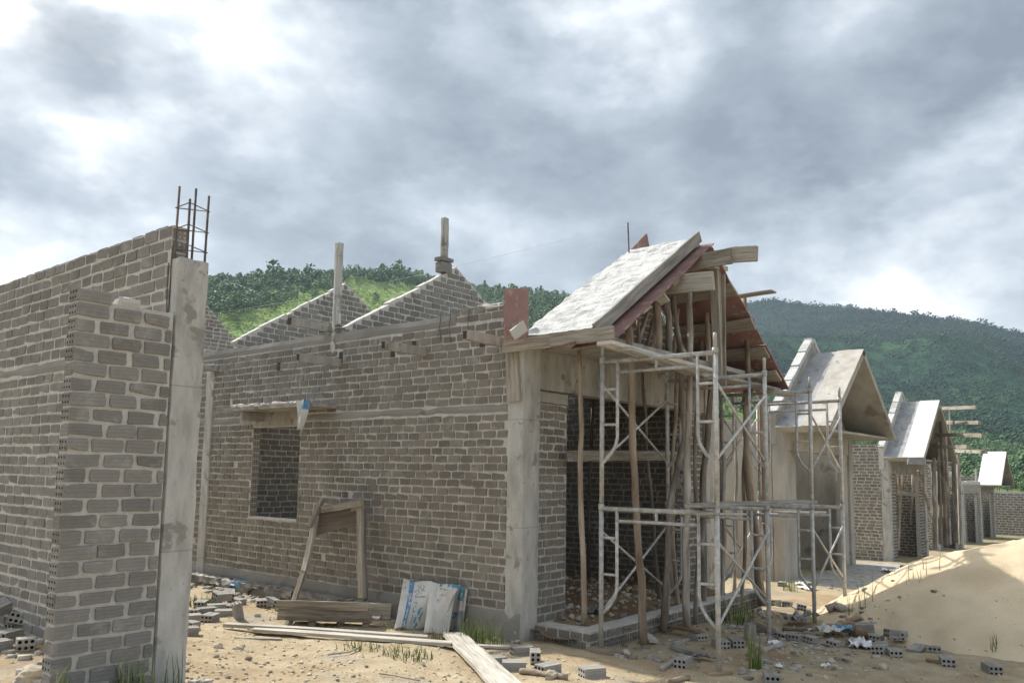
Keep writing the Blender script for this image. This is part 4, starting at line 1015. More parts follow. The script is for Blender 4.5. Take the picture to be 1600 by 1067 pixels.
def crown_template(n, shape, trunk=True):
    V = []; F = []; T = []; off = 0
    if trunk:
        tv = np.array([(.05, 0, 0), (-.03, .04, 0), (-.03, -.04, 0), (0, 0, .8)]); V.append(tv); F.append(np.array([(0, 1, 3), (1, 2, 3), (2, 0, 3)])); T.append(np.full(4, .0)); off = 4
    for i in range(n):
        z = random.uniform(.28, 1.); a = random.random()*6.283
        if shape == 'cone': rm = .42*(1.08-z)+.04
        elif shape == 'round': rm = .42*math.sqrt(max(.03, 1-((z-.62)/.42)**2))
        else: rm = .5*math.sqrt(max(.03, 1-((z-.55)/.5)**2))
        r = rm*math.sqrt(random.random()); s = random.uniform(.07, .17)
        q = RNG.normal(size=(3, 3)); q, _ = np.linalg.qr(q)
        v = (OCT*np.array([1, 1, .6])*RNG.uniform(.55, 1.3, (6, 1)))@q*s+np.array([r*math.cos(a), r*math.sin(a), z])
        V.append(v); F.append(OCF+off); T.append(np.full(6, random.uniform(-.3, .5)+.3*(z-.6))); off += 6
    return np.concatenate(V), np.concatenate(F), np.concatenate(T)
TPL = [crown_template(34, 'round'), crown_template(36, 'round'), crown_template(40, 'wide'), crown_template(26, 'cone'), crown_template(38, 'wide'), crown_template(32, 'round')]
BUSH = [(lambda t: (t[0]*np.array([1.6, 1.6, .9])-np.array([0, 0, .15]), t[1], t[2]))(crown_template(9, 'wide', False)) for _ in range(4)]
def px_of(p):
    d = p-CAM; f = d@_F; return PPX+FPX*(d@RIGHT)/f, PPY-FPX*(d@UP)/f
# left hill: dark plantation trees along the ridge and left slope, a bright scrubby clearing below
pts = []; siz = []; tin = []; kin = []; bp = []; bs = []; bt = []; bk = []
random.seed(21)
n_try = 0
while len(pts) < 13000 and n_try < 150000:
    n_try += 1
    a = random.uniform(R(2), R(84)); R0 = hrr(a); r = R0*random.uniform(.50 if a < R(60) else .42, 1.06)
    x, y = r*math.sin(a), r*math.cos(a); p = np.array([x, y, hillh(x, y)])
    u, v = px_of(p)
    if u < -650 or u > 1660: continue
    # clearing outline
    n = mnoise.noise(Vector((x/38, y/38, 3)))
    c = (u-330)/330.
    top = np.interp(u, [330, 420, 480, 560, 640, 700, 780], [505, 482, 460, 440, 447, 462, 480]); bot = 620
    clear = 335 < u < 770 and v > top+n*9
    if clear:
        if len(bp) < 3300:
            s = random.uniform(1.3, 2.8); bp.append(p); bs.append((s, s*random.uniform(.8, 1.3))); bt.append(random.uniform(.25, .7)+n*.3); bk.append(random.randrange(4))
        if random.random() > .012: continue
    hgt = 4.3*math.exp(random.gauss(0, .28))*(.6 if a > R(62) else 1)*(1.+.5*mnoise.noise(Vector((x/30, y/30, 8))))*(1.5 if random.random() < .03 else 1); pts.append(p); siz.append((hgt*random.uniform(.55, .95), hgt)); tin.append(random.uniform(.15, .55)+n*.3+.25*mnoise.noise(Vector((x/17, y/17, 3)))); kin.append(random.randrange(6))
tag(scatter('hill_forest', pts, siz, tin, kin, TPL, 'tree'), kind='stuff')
tag(scatter('hill_scrub', bp, bs, bt, bk, BUSH, 'bush'), kind='stuff')
pts = []; siz = []; tin = []; kin = []; n_try = 0
while len(pts) < 18000 and n_try < 180000:
    n_try += 1
    a = random.uniform(R(58), R(88)); R0 = mrr(a); r = R0*(random.uniform(.32, 1.05) if random.random() < .6 else random.uniform(.75, 1.03))
    x, y = r*math.sin(a), r*math.cos(a); p = np.array([x, y, mounth(x, y)])
    u, v = px_of(p)
    if u < 1080 or u > 1680: continue
    n = mnoise.noise(Vector((x/210, y/210, 3)))*1.2+mnoise.noise(Vector((x/70, y/70, 3)))*.5
    s = 5.2*math.exp(random.gauss(0, .3))*(.6+.4*r/1500); pts.append(p-np.array([0, 0, s*.45])); siz.append((s, s*random.uniform(.9, 1.5))); tin.append(random.uniform(.2, .5)+n*.45+(.22 if r < 900 else -.12 if r > 1200 else 0)); kin.append(random.randrange(1, 3))
TP2 = [(lambda t: (t[0]*np.array([1.7, 1.7, 1.]), t[1], t[2]))(crown_template(13, 'wide', False)) for _ in range(5)]
tag(scatter('mountain_forest', pts, siz, tin, kin, TP2, 'canopy'), kind='stuff')

# ------------------------------------------------------------------ small things on the ground
random.seed(5)
# gravel
pts = []; siz = []; tin = []; kin = []
ROCKT = []
for _ in range(5):
    v = OCT.copy(); 
    # one subdivision of the octahedron, roughened
    vs = list(map(tuple, v)); fs = []; cache = {}
    def mid(a, b):
        k = (min(a, b), max(a, b))
        if k not in cache:
            q = np.array(vs[a])+np.array(vs[b]); q /= np.linalg.norm(q); vs.append(tuple(q)); cache[k] = len(vs)-1
        return cache[k]
    for f in OCF:
        a, b, c = map(int, f); ab, bc, ca = mid(a, b), mid(b, c), mid(c, a); fs += [(a, ab, ca), (ab, b, bc), (ca, bc, c), (ab, bc, ca)]
    va = np.array(vs)*RNG.uniform(.7, 1.25, (len(vs), 1))*np.array([1, .75, .6]); ROCKT.append((va, np.array(fs), np.full(len(vs), .0)))
for i in range(4200):
    if random.random() < .75: px, py = random.uniform(-20, 1620), random.uniform(900, 1075)
    else: px, py = random.uniform(280, 800), random.uniform(950, 1070)
    p = G(px, py)
    if p[0] > 6.2 and p[1] > 4.3: continue
    if 2.0 < p[0] < 2.95 and p[1] > 5.0: continue
    z = surf(p[0], p[1])
    if sandz(p[0], p[1]) > gzn(p[0], p[1]) and random.random() < .85: continue
    s = .004+.017*random.random()**3.5; pts.append(np.array([p[0], p[1], z+s*.15])); siz.append((s, s)); tin.append(random.uniform(.3, 1.)); kin.append(random.randrange(5))
for i in range(900):
    x, y = random.uniform(6.9, 10.4), random.uniform(4.7, 7.9); s = .010+.04*random.random()**3
    pts.append(np.array([x, y, fz(x, y)+s*.2])); siz.append((s, s)); tin.append(random.uniform(.2, 1.)); kin.append(random.randrange(5))
tag(scatter('gravel', pts, siz, tin, kin, ROCKT, 'rock'), kind='stuff')
# broken brick and mortar crumbs along the wall feet
SH = []
for _ in range(6):
    v = np.array([(x, y, z) for z in (-1, 1) for y in (-1, 1) for x in (-1, 1)], float)*np.array([1., RNG.uniform(.45, .9), RNG.uniform(.3, .6)])
    v = v*RNG.uniform(.65, 1.15, (8, 3)); f = []
    for q in ((0, 2, 3, 1), (4, 5, 7, 6), (0, 1, 5, 4), (2, 6, 7, 3), (0, 4, 6, 2), (1, 3, 7, 5)): f += [(q[0], q[1], q[2]), (q[0], q[2], q[3])]
    SH.append((v, np.array(f), np.zeros(8)))
pts = []; siz = []; tin = []; kin = []
def spill(n, fx, s0, s1, zf=None):
    for _ in range(n):
        x, y = fx(); s = s0+(s1-s0)*random.random()**2.5; z = surf(x, y) if zf is None else zf(x, y)
        pts.append(np.array([x, y, z+s*.15])); siz.append((s, s)); tin.append(random.uniform(.1, 1.)); kin.append(random.randrange(6))
spill(260, lambda: (6.18-abs(random.gauss(0, .22)), random.uniform(6.9, 11.2)), .008, .05)
spill(160, lambda: (6.32-abs(random.gauss(0, .18)), random.uniform(5.0, 7.)), .006, .035)
spill(260, lambda: (random.uniform(6.5, 10.6), 4.38-abs(random.gauss(0, .45))), .006, .04)
spill(300, lambda: (random.gauss(9.0, .9), random.gauss(3.1, .3)), .006, .036)
spill(160, lambda: (random.uniform(6.5, 9.5), random.uniform(2.2, 4.)), .006, .04)
spill(120, lambda: (random.uniform(2.9, 3.25), random.uniform(5.0, 9.)), .006, .03)
spill(180, lambda: (2.62-abs(random.gauss(0, .4)), random.uniform(5.4, 8.2)), .008, .06)
spill(110, lambda: (random.uniform(2.0, 3.05), 5.03-abs(random.gauss(0, .06))), .006, .03)
spill(120, lambda: (random.uniform(14.2, 20), random.uniform(4.6, 5.5)), .01, .06)
spill(260, lambda: (random.uniform(6.9, 10.4), random.uniform(4.7, 7.9)), .008, .06, fz)
tag(scatter('rubble', pts, siz, tin, kin, SH, 'rubble'), kind='stuff')
# stones one can tell apart
def stone(px, py, s, label, z=None, sq=.65):
    p = G(px, py); p[2] = surf(p[0], p[1]) if z is None else z
    b = MB(); n = 9; sd = random.random()*50; rows = 7; t = .05 if 'dark' in label else .95 if ('pale' in label or 'yellow' in label) else .5; ids = []
    for i in range(rows+1):
        th = math.pi*i/rows; row = []
        for j in range(n):
            ph = 2*math.pi*j/n; d = np.array([math.sin(th)*math.cos(ph), math.sin(th)*math.sin(ph)*.8, math.cos(th)*sq])
            rr_ = s*(1+.45*mnoise.noise(Vector(d*1.3)+Vector((sd, 0, 0)))+.2*mnoise.noise(Vector(d*3.5)+Vector((sd, 0, 0))))
            row.append(b.add([p+d*rr_+Z*s*sq*.45], t))
        ids.append(row)
    for i in range(rows):
        for j in range(n): b.face((ids[i][j], ids[i+1][j], ids[i+1][(j+1) % n], ids[i][(j+1) % n]))
    tag(b.build('stone', 'rock', None, p), label, 'stone')
for px, py, s, lab in ((46, 1064, .10, 'rounded stone at the lower left corner of the view'), (341, 1012, .045, 'pale stone on the sunny ground right of the concrete column'), (372, 1014, .04, 'flat brown stone just right of the pale stone by the column'), (402, 962, .035, 'yellowish stone beside the upright brick in the heap'),
    (388, 1030, .03, 'dark brown stone below the flat brown stone'), (337, 1026, .024, 'orange brown stone in front of the concrete column'), (752, 1020, .045, 'pale lump of stone between the grass tuft and the loose bricks'), (862, 1060, .06, 'pointed stone beside the stick at the bottom edge'),
    (1000, 1012, .055, 'grey stone lump in front of the porch plinth'), (978, 1022, .05, 'pale stone lump left of the porch plinth rubble'), (1160, 1048, .038, 'tan round stone right of the nearest scaffold post'), (1140, 1030, .03, 'reddish stone behind the tan round stone'),
    (1290, 1060, .03, 'small pale stone on the shaded ground at the bottom'), (1300, 1036, .05, 'flat grey stone on the charcoal patch'), (1303, 1045, .03, 'dark stone right of the white scraps'), (1380, 1045, .055, 'reddish brown stone on bare ground below the brick row'), (1215, 1050, .03, 'mossy dark stone near the white scrap'), (660, 1060, .02, 'small brown stone beside the thin twig'), (1540, 1035, .02, 'tiny stone at the foot of the sand heap')):
    stone(px, py, s, lab)
# loose hollow bricks
LB, WB, HB = .185, .115, .085
def make_brick():
    b = MB(); O = np.array([-LB/2, -WB/2, 0.])
    t = .5
    # sides and top with shallow grooves
    def side(p, u, v, n, L, H):
        k = 3; ys_ = [0]
        for i in range(k):
            y0, y1 = H*i/k+(.004 if i else 0), H*(i+1)/k-(.004 if i < k-1 else 0)
            a = [p+v*y0, p+u*L+v*y0, p+u*L+v*y1, p+v*y1]; b.quad(a, 0, t, [(0, y0/H)]*4)
            if i < k-1:
                y2 = H*(i+1)/k+.004; ym = (y1+y2)/2
                b.quad([p+v*y1, p+u*L+v*y1, p+u*L+v*ym-n*.004, p+v*ym-n*.004], 0, t); b.quad([p+v*ym-n*.004, p+u*L+v*ym-n*.004, p+u*L+v*y2, p+v*y2], 0, t)
    side(O, X_, Z, -Y_, LB, HB); side(O+X_*LB+Y_*WB, -X_, Z, Y_, LB, HB)
    side(O+Z*HB, X_, Y_, Z, LB, WB); side(O+Y_*WB, X_, -Y_, -Z, LB, WB)
    b.holed(O+Y_*WB, -Y_, Z, -X_, WB, HB, 3, 2, .0125, 0.0, 0, 1, .06, t); b.holed(O+X_*LB, Y_, Z, X_, WB, HB, 3, 2, .0125, 0.0, 0, 1, .06, t)
    return b.build('hollow_brick', ['brick', 'hole'], None, (0, 0, 0))
def tintmesh(src, t):
    me = src.data.copy(); n = len(me.vertices); me.attributes['tint'].data.foreach_set('value', [t]*n); return me
BR = make_brick(); BR.data.materials[0] = M['brickloose']; BRM = [BR.data]+[tintmesh(BR, t) for t in (.1, .35, .75, .95)]
def broken(src, f, seed):
    me = src.copy()
    for v in me.vertices:
        if v.co.x > -.02: v.co.x = v.co.x*.12+f*LB*.5+.030*mnoise.noise(Vector((v.co.y*30, v.co.z*30, seed)))
    return me
BRM += [broken(BRM[1], -.2, 1), broken(BRM[2], .25, 2), broken(BRM[3], .5, 3), broken(BRM[4], 0., 4)]
_firstb = [True]
def lbrick(px, py, rz, label, group=None, pose='flat', dz=0., tilt=(0, 0), pos=None):
    p = G(px, py) if pos is None else np.array(pos, float)
    if pos is None: p[2] = surf(p[0], p[1])
    if _firstb[0]: o = BR; _firstb[0] = False
    else: o = BR.copy(); COL.objects.link(o); o.data = random.choice(BRM if group else BRM[:6])
    rot = {'flat': (0, 0), 'edge': (R(90), 0), 'end': (0, R(90))}[pose]
    up = {'flat': 0, 'edge': WB/2, 'end': LB/2}[pose]
    e = Matrix.Rotation(R(rz), 4, 'Z') @ Matrix.Rotation(R(tilt[0]), 4, 'X') @ Matrix.Rotation(R(tilt[1]), 4, 'Y')
    pre = Matrix.Identity(4)
    if pose == 'edge': pre = Matrix.Translation((0, HB/2, WB/2)) @ Matrix.Rotation(R(90), 4, 'X') @ Matrix.Translation((0, 0, 0))
    if pose == 'end': pre = Matrix.Translation((-HB/2, 0, LB/2)) @ Matrix.Rotation(R(90), 4, 'Y')
    o.matrix_world = Matrix.Translation(Vector(p)+Vector((0, 0, dz-random.uniform(.004, .022)))) @ e @ pre
    for k in ('label', 'category', 'group'):
        if k in o: del o[k]
    tag(o, label, 'brick', group)
gl = 'loose bricks heaped against the left wall'
ll = 'loose grey hollow brick in the small heap at the foot of the left wall'
for a in ((12, 1000, 30, 'flat', 0), (38, 1012, 75, 'flat', 0), (5, 1015, 10, 'flat', 0), (30, 985, 20, 'flat', .0), (10, 975, -30, 'flat', .10), (42, 972, 15, 'edge', .06), (2, 955, 40, 'flat', .2), (20, 965, 60, 'edge', .10), (8, 968, 80, 'flat', .26), (30, 968, -20, 'flat', .17), (-6, 985, 15, 'flat', .15), (22, 990, 65, 'flat', .09)):
    lbrick(a[0], a[1], a[2], ll, gl, a[3], a[4], (random.uniform(-22, 22) if a[4] else 0, random.uniform(-25, 25) if a[4] else 0))
gm = 'loose bricks heaped before the long brick wall'
lm = 'loose grey hollow brick in the heap between the concrete column and the trestle'
for a in ((305, 962, 80, 'flat', 0), (303, 982, 60, 'flat', 0), (322, 960, 30, 'flat', .0), (314, 948, 85, 'flat', .0), (338, 954, 15, 'flat', .0), (345, 948, 40, 'flat', .085), (350, 962, 5, 'flat', 0), (328, 970, 75, 'flat', .0), (362, 955, 95, 'flat', 0.), (298, 970, 20, 'flat', 0),
    (370, 944, 50, 'flat', 0.), (356, 944, 100, 'flat', .08), (335, 942, 70, 'flat', .0), (425, 948, 130, 'flat', .02), (408, 946, 100, 'flat', .0), (445, 955, 35, 'flat', 0)):
    lbrick(a[0], a[1], a[2]-40, lm, gm, a[3], a[4], (random.uniform(-12, 12) if a[4] else random.uniform(-3, 3), random.uniform(-14, 14) if a[4] else 0))
lbrick(374, 966, -20, 'loose hollow brick standing on end at the right of the brick heap', gm, 'end', 0, (4, -12))
lbrick(311, 993, -35, 'single loose hollow brick lying nearest to the concrete column', gm)
for px, py, rz, lab, po in ((772, 1038, -25, 'loose hollow brick beside the white plank, leftmost of the loose bricks before the porch', 'flat'), (803, 1046, -48, 'loose hollow brick showing six holes, second from the white plank', 'flat'), (815, 1022, -30, 'loose hollow brick lying half behind another close to the plinth', 'flat'), (836, 1034, 40, 'loose hollow brick on edge leaning near the porch plinth', 'edge'),
    (856, 1050, -10, 'loose hollow brick with pale top, in the middle before the porch plinth', 'flat'), (925, 1056, -28, 'loose hollow brick with six holes and sunny top below the first scaffold post', 'flat'), (1067, 1040, 10, 'small grey brick beside the dark scrap near the nearest scaffold post', 'flat'),
    (1126, 1010, 50, 'loose brick leaning on another, left of two behind the nearest scaffold post', 'flat'), (1150, 1008, 42, 'loose brick, right of two behind the nearest scaffold post', 'flat'), (1172, 1000, -40, 'loose brick standing upright near the third post', 'end'), (1090, 1000, 60, 'loose brick holding up the broken plank before the porch', 'flat'),
    (1550, 1050, 30, 'loose brick lying alone at the right bottom of the view', 'flat'), (1480, 1038, 20, 'loose brick lying alone on bare ground left of the lone right-hand brick', 'flat'), (1205, 1066, 30, 'loose brick cut by the bottom edge, right of the nearest scaffold post', 'flat'), (1460, 1018, 15, 'loose brick at the foot of the sand heap near the pale flat slab', 'flat'),
    (1395, 912, 0, 'hollow brick on the porch slab of the rendered house', 'flat')):
    if px == 1395: lbrick(0, 0, rz, lab, None, 'flat', 0, pos=(18.9, 4.7, -.295))
    else: lbrick(px, py, rz, lab, None, po)
gr = 'loose bricks in a row below the sand heap'
lr = 'loose grey brick in the ragged row of bricks and scraps below the sand heap'
for a in ((1222, 996, 8, 'flat', 0), (1246, 1000, 5, 'flat', 0), (1270, 1002, -5, 'flat', 0), (1304, 1010, 3, 'flat', 0), (1335, 1008, 20, 'flat', 0), (1352, 998, -60, 'flat', .09), (1380, 1012, 8, 'flat', 0), (1372, 1002, 0, 'flat', 0.), (1398, 1006, -35, 'flat', .07), (1376, 1020, 10, 'flat', 0), (1398, 1024, 35, 'flat', 0), (1408, 998, 12, 'flat', 0.0), (1250, 952, 40, 'flat', 0), (1232, 947, 10, 'flat', 0), (1216, 946, -20, 'flat', 0), (1222, 915, 20, 'flat', 0)):
    lbrick(a[0], a[1], a[2]-10, lr, gr, a[3], a[4], (random.uniform(-10, 10), random.uniform(-12, 12) if a[4] else 0))
# planks and sticks
def gboard(px0, py0, px1, py1, w, th, mat_, label, z0=.012, z1=.012, name='plank', cat='plank', **kw):
    p, q = G(px0, py0), G(px1, py1)
    d = (q-p)/np.linalg.norm(q-p)
    p[2] = surf(p[0], p[1])+z0+th/2; q[2] = surf(q[0], q[1])+z1+th/2
    return board_thing(name, p, q, np.cross(Z, d), w, th, mat_, label, cat, **kw)
gboard(708, 1000, 800, 1092, .21, .03, 'woodpale', 'broad mortar-caked white plank running to the bottom edge', .055, .03, n=14, ragged=.02)
gboard(350, 982, 668, 1003, .09, .03, 'woodpale', 'long pale plank on the ground, further back of the parallel two', .02, .03, n=16)
gboard(398, 990, 705, 1013, .11, .028, 'woodpale', 'long pale plank on the ground, nearer of the parallel two', .02, .035, n=16)
gboard(745, 1010, 838, 1018, .07, .02, 'woodgrey', 'thin dark grey batten on the ground along the foot of the wall', .005, .005, n=12)
gboard(368, 996, 440, 1000, .05, .02, 'wood', 'short dark plank end under the left of the long pale planks', -.005, -.005)
gboard(985, 935, 1062, 970, .26, .02, 'woodgrey', 'square-cut grey board lying on the dirt mound in the porch', .10, .12, n=5)
gboard(1020, 984, 1092, 1000, .10, .025, 'bamboo', 'broken brown plank across bricks before the porch plinth', .06, .07)
gboard(1048, 1012, 1090, 1026, .05, .03, 'woodgrey', 'pale short batten lying before the porch, right of two', .01, .01, n=5)
gboard(1033, 1048, 1070, 1028, .045, .02, 'woodgrey', 'pale short batten lying before the porch, left of two', .01, .01, n=5)
gboard(1052, 1014, 1074, 1002, .03, .02, 'woodgrey', 'tiny pale stick above the short battens before the porch', .01, .01, n=4)
gboard(1010, 996, 1022, 1008, .09, .02, 'woodpale', 'small pale board tile at the foot of the knotty brown pole', .03, .02, n=3)
gboard(1425, 1018, 1440, 1010, .12, .02, 'woodgrey', 'pale flat slab piece by the end of the brick row', .005, .005, n=3)
gboard(1448, 1032, 1490, 1038, .06, .02, 'bamboo', 'brown strip of wood on bare ground under the brick row', .005, .005, n=4)
def stick(pts, r, label, mat_='bark', name='stick', cat='stick', dz=.02):
    w = []
    for px, py in pts:
        p = G(px, py); p[2] = surf(p[0], p[1])+dz; w.append(p)
    out = []
    for a, c in zip(w[:-1], w[1:]):
        for i in range(4): out.append(a+(c-a)*i/4)
    out.append(w[-1])
    b = MB(); b.tube(out, [r*random.uniform(.85, 1.15) for _ in out], 8, 0, .12); tag(b.build(name, mat_, None, w[0], smooth=True), label, cat)
stick([(812, 1052), (846, 1056), (885, 1062)], .024, 'round brown stick lying before the porch near the pointed stone')
stick([(512, 1026), (545, 1022), (560, 1015)], .008, 'thin curved twig on the sunny ground below the long planks')
stick([(592, 1056), (620, 1060), (655, 1067)], .006, 'thin dark wire-like twig near the bottom edge')
stick([(1044, 1070), (1075, 1062)], .025, 'short log cut by the bottom edge near the nearest scaffold post')
stick([(1290, 992), (1322, 980), (1345, 968)], .035, 'split brown log slanting up in the scrap pile below the sand heap', 'bamboo', 'log', 'log', .05)
stick([(1310, 985), (1330, 985), (1348, 1000)], .05, 'thick reddish log in the scrap pile below the sand heap', 'bamboo', 'log', 'log', .06)
stick([(1172, 982), (1200, 990), (1212, 992)], .045, 'grey log lying beside the third scaffold post', 'barkgrey', 'log', 'log', .04)
stick([(1190, 1020), (1208, 1014), (1225, 1010)], .03, 'dark bark strip by the foot of the third scaffold post', 'barkgrey', 'log', 'log', .02)
stick([(1292, 958), (1306, 952), (1318, 956)], .045, 'dark stump lying behind the fourth scaffold post', 'barkgrey', 'log', 'log', .05)
stick([(1222, 985), (1250, 986), (1285, 982)], .02, 'thin dark stick under the dirty plastic sheet', 'barkgrey', dz=.02)
# crumpled plastic
def crumple(p, sx, sy, rz, h, mat_, label, name='plastic_scrap', cat='plastic scrap', n=(14, 10), mats=None, band=None):
    b = MB(); sd = random.random()*80; g = {}; ca, sa = math.cos(R(rz)), math.sin(R(rz))
    for i in range(n[0]+1):
        for j in range(n[1]+1):
            u, v = i/n[0]-.5, j/n[1]-.5
            e = 1+.35*mnoise.noise(Vector((u*3, v*3, sd)))
            x, y = u*sx*e, v*sy*e
            z = h*(abs(mnoise.noise(Vector((u*3.2, v*3.2, sd+9))))*1.5+.5*mnoise.noise(Vector((u*9, v*9, sd+3))))*(1-.6*max(abs(u), abs(v))*1.6)
            q = np.array([p[0]+x*ca-y*sa, p[1]+x*sa+y*ca, 0]); q[2] = surf(q[0], q[1])+.012+max(z, 0)+(p[2])
            g[i, j] = b.add([q], .5+.4*mnoise.noise(Vector((u*5, v*5, sd))))
    for i in range(n[0]):
        for j in range(n[1]):
            mm = 0
            if band and band[0] < i/n[0] < band[1]: mm = 1
            b.face((g[i, j], g[i+1, j], g[i+1, j+1], g[i, j+1]), mm)
    o = b.build(name, mats or mat_, None, (p[0], p[1], surf(p[0], p[1])))
    sm = o.modifiers.new('thickness', 'SOLIDIFY'); sm.thickness = .003
    return tag(o, label, cat)
def gp(px, py, dz=0.): p = G(px, py); p[2] = dz; return p
crumple(gp(1345, 1010), .38, .22, 20, .12, 'white', 'crumpled white plastic bag on the ground below the brick row')
crumple(gp(1300, 994, .05), .42, .2, -30, .12, 'bagwhite', 'torn white sack with a blue end in the scrap pile below the sand heap', mats=['bagwhite', 'bagblue'], band=(.68, 1.1))
crumple(gp(1248, 975, .05), .62, .25, 5, .13, 'foil', 'dirty grey plastic sheet behind the row of bricks')
crumple(gp(1210, 1006), .13, .1, 5, .06, 'white', 'scrap of white tape wrapped at the foot of the third scaffold post', n=(8, 6))
crumple(gp(1256, 912), .5, .25, 5, .08, 'bagwhite', 'pale torn sack on the sand before the rendered house')
crumple(gp(1262, 920, .0), .4, .2, 50, .08, 'white', 'white scrap just in front of the pale torn sack')
crumple(gp(1290, 1042), .07, .06, 5, .05, 'white', 'tiny white scrap on the shaded ground, upper of two', n=(6, 5))
crumple(gp(1218, 1043), .07, .07, 5, .05, 'white', 'tiny white scrap on the shaded ground, lower of two', n=(6, 5))
crumple(gp(1100, 1032, .02), .22, .11, -20, .09, 'foil', 'dark bottle-like scrap beside the nearest scaffold post', n=(8, 6))
crumple(np.array([18.0, 4.75, .0+(-.295)-surf(18.0, 4.75)]), .6, .25, 8, .1, 'white', 'white sack lying on the porch slab of the rendered house')
# plastic film left along the plinth of the big house
for k, (y0, y1, mt, lab) in enumerate(((11.0, 10.1, 'foil', 'crumpled dirty film on the plinth ledge next to the concrete column'), (10.1, 9.2, 'foil', 'crumpled film with blue patches on the plinth ledge, middle'), (9.2, 8.5, 'foil', 'dark crumpled film drooping off the plinth ledge left of the trestle'), (8.4, 7.5, 'foil', 'tattered pale film on the plinth ledge behind the trestle'), (7.45, 6.95, 'foil', 'last tattered shred of film on the plinth ledge right of the trestle'))):
    b = MB(); g = {}; n = int((y0-y1)/.045); sd = random.random()*70
    for i in range(n+1):
        y = y0+(y1-y0)*i/n
        for j in range(7):
            v = j/6; x = XW-.03-.17*min(v*1.5, 1)-.012; z = .105-(max(0, v-.66)*.26*(1+1.5*mnoise.noise(Vector((y*3, sd, 0)))))
            nv = mnoise.noise_vector(Vector((y*9, v*6, sd)))*.032
            g[i, j] = b.add([np.array([x+min(nv[0], .01), y+nv[1], z+abs(nv[2])*1.2])], .5+.5*mnoise.noise(Vector((y*4, v*2, sd))))
    for i in range(n):
        for j in range(6): b.face((g[i, j], g[i, j+1], g[i+1, j+1], g[i+1, j]), 1 if (k == 1 and 5 < i < 10) else 0)
    o = b.build('plastic_film', [mt, 'bagblue'], None, (XW, (y0+y1)/2, .1)); sm = o.modifiers.new('thickness', 'SOLIDIFY'); sm.thickness = .003; tag(o, lab, 'plastic film')
# sack hanging from the canopy
b = MB(); g = {}
p = np.array([XW-.43, 8.14, 2.405])
for i in range(13):
    for j in range(7):
        f, v = i/12, j/6-.5
        w = .22*(1-.35*f) if f < .85 else .22*.62
        g[i, j] = b.add([p+np.array([-.02*math.sin(v*9+f*3)-.03*f, -v*w-.05*f+ (.06*f*f), .03-.36*f+.02*mnoise.noise(Vector((v*6, f*6, 2)))-abs(v)*.04])], .6)
for i in range(12):
    for j in range(6): b.face((g[i, j], g[i+1, j], g[i+1, j+1], g[i, j+1]), 1 if (j >= 3 and i < 4) else 0)
o = b.build('hanging_sack', ['bagwhite', 'bagblue'], None, p); sm = o.modifiers.new('thickness', 'SOLIDIFY'); sm.thickness = .004; tag(o, 'torn white and blue sack hanging from the right end of the window canopy', 'sack')

# printed cement sacks leaning on the wall
def lean_sack(corners, label, paint, n=(36, 30), sag=.05):
    b = MB(); g = {}; c = [np.array(q, float) for q in corners]; sd = random.random()*60
    nn = np.cross(c[1]-c[0], c[3]-c[0]); nn /= np.linalg.norm(nn)
    for i in range(n[0]+1):
        for j in range(n[1]+1):
            u, v = i/n[0], j/n[1]
            q = (c[0]*(1-u)+c[1]*u)*(1-v)+(c[3]*(1-u)+c[2]*u)*v
            q = q+nn*(sag*math.sin(math.pi*u)*math.sin(math.pi*v)+.010*mnoise.noise(Vector((u*4, v*4, sd)))+.004*mnoise.noise(Vector((u*13, v*13, sd)))+.02*math.sin(u*7+v*3))
            if v < .02: q = q+Z*.02*mnoise.noise(Vector((u*6, 0, sd)))
            g[i, j] = b.add([q], .5+.3*mnoise.noise(Vector((u*4, v*4, sd))))
    for i in range(n[0]):
        for j in range(n[1]): b.face((g[i, j], g[i+1, j], g[i+1, j+1], g[i, j+1]), paint((i+.5)/n[0], 1-(j+.5)/n[1]))
    o = b.build('cement_sack', ['bagwhite', 'bagblue', 'bagteal', 'bagink'], None, (c[0]+c[1])/2, smooth=True)
    sm = o.modifiers.new('thickness', 'SOLIDIFY'); sm.thickness = .006; return tag(o, label, 'sack')
def wallpt(px, py, off): return P(px, py, 0, XW-off)
def gpt(px, py): p = G(px, py); p[2] = gzn(p[0], p[1])+.01; return p
rr_ = random.Random(3); ink = {(i, j): rr_.random() for i in range(60) for j in range(60)}
def paint1(u, v):   # v runs down from the folded top edge
    if .20 < u < .345:
        return 1 if ink[int(u*60) % 60, int(v*28) % 60] > (.42 if .26 < u < .31 and v > .3 else .06) else 0
    if .36 < u < .62 and .08 < v < .36: return 3 if ink[int(u*38) % 60, int(v*30) % 60] > .80 else 0
    if .38 < u < .66 and .37 < v < .415: return 3 if ink[int(u*50) % 60, 3] > .4 else 2
    if .43 < u < .50 and .5 < v < .9: return 2 if ink[int(u*36) % 60, int(v*26) % 60] > .5 else 0
    if .55 < u < .76 and .60 < v < .97:
        x, y = (u-.655)/.1, (v-.78)/.18
        if abs(x*.8+y*.5) < .18 or abs(x*.5-y*.8+.1) < .12: return 0
        return 2 if x*x+y*y < 1 else 0
    if .04 < u < .18 and .05 < v < .22: return 3 if ink[int(u*40) % 60, int(v*30) % 60] > .78 else 0
    return 0
def paint2(u, v):
    if v < .12: return 1 if ink[int(u*30) % 60, 5] > .25 else 0
    if .1 < u < .5 and .2 < v < .28: return 3 if ink[int(u*40) % 60, int(v*40) % 60] > .5 else 0
    if .25 < u < .6 and .4 < v < .5: return 3 if ink[int(u*30) % 60, int(v*40) % 60] > .75 else 0
    if .1 < u < .7 and .6 < v < .8: return 3 if ink[int(u*40) % 60, int(v*30) % 60] > .7 else 0
    return 0
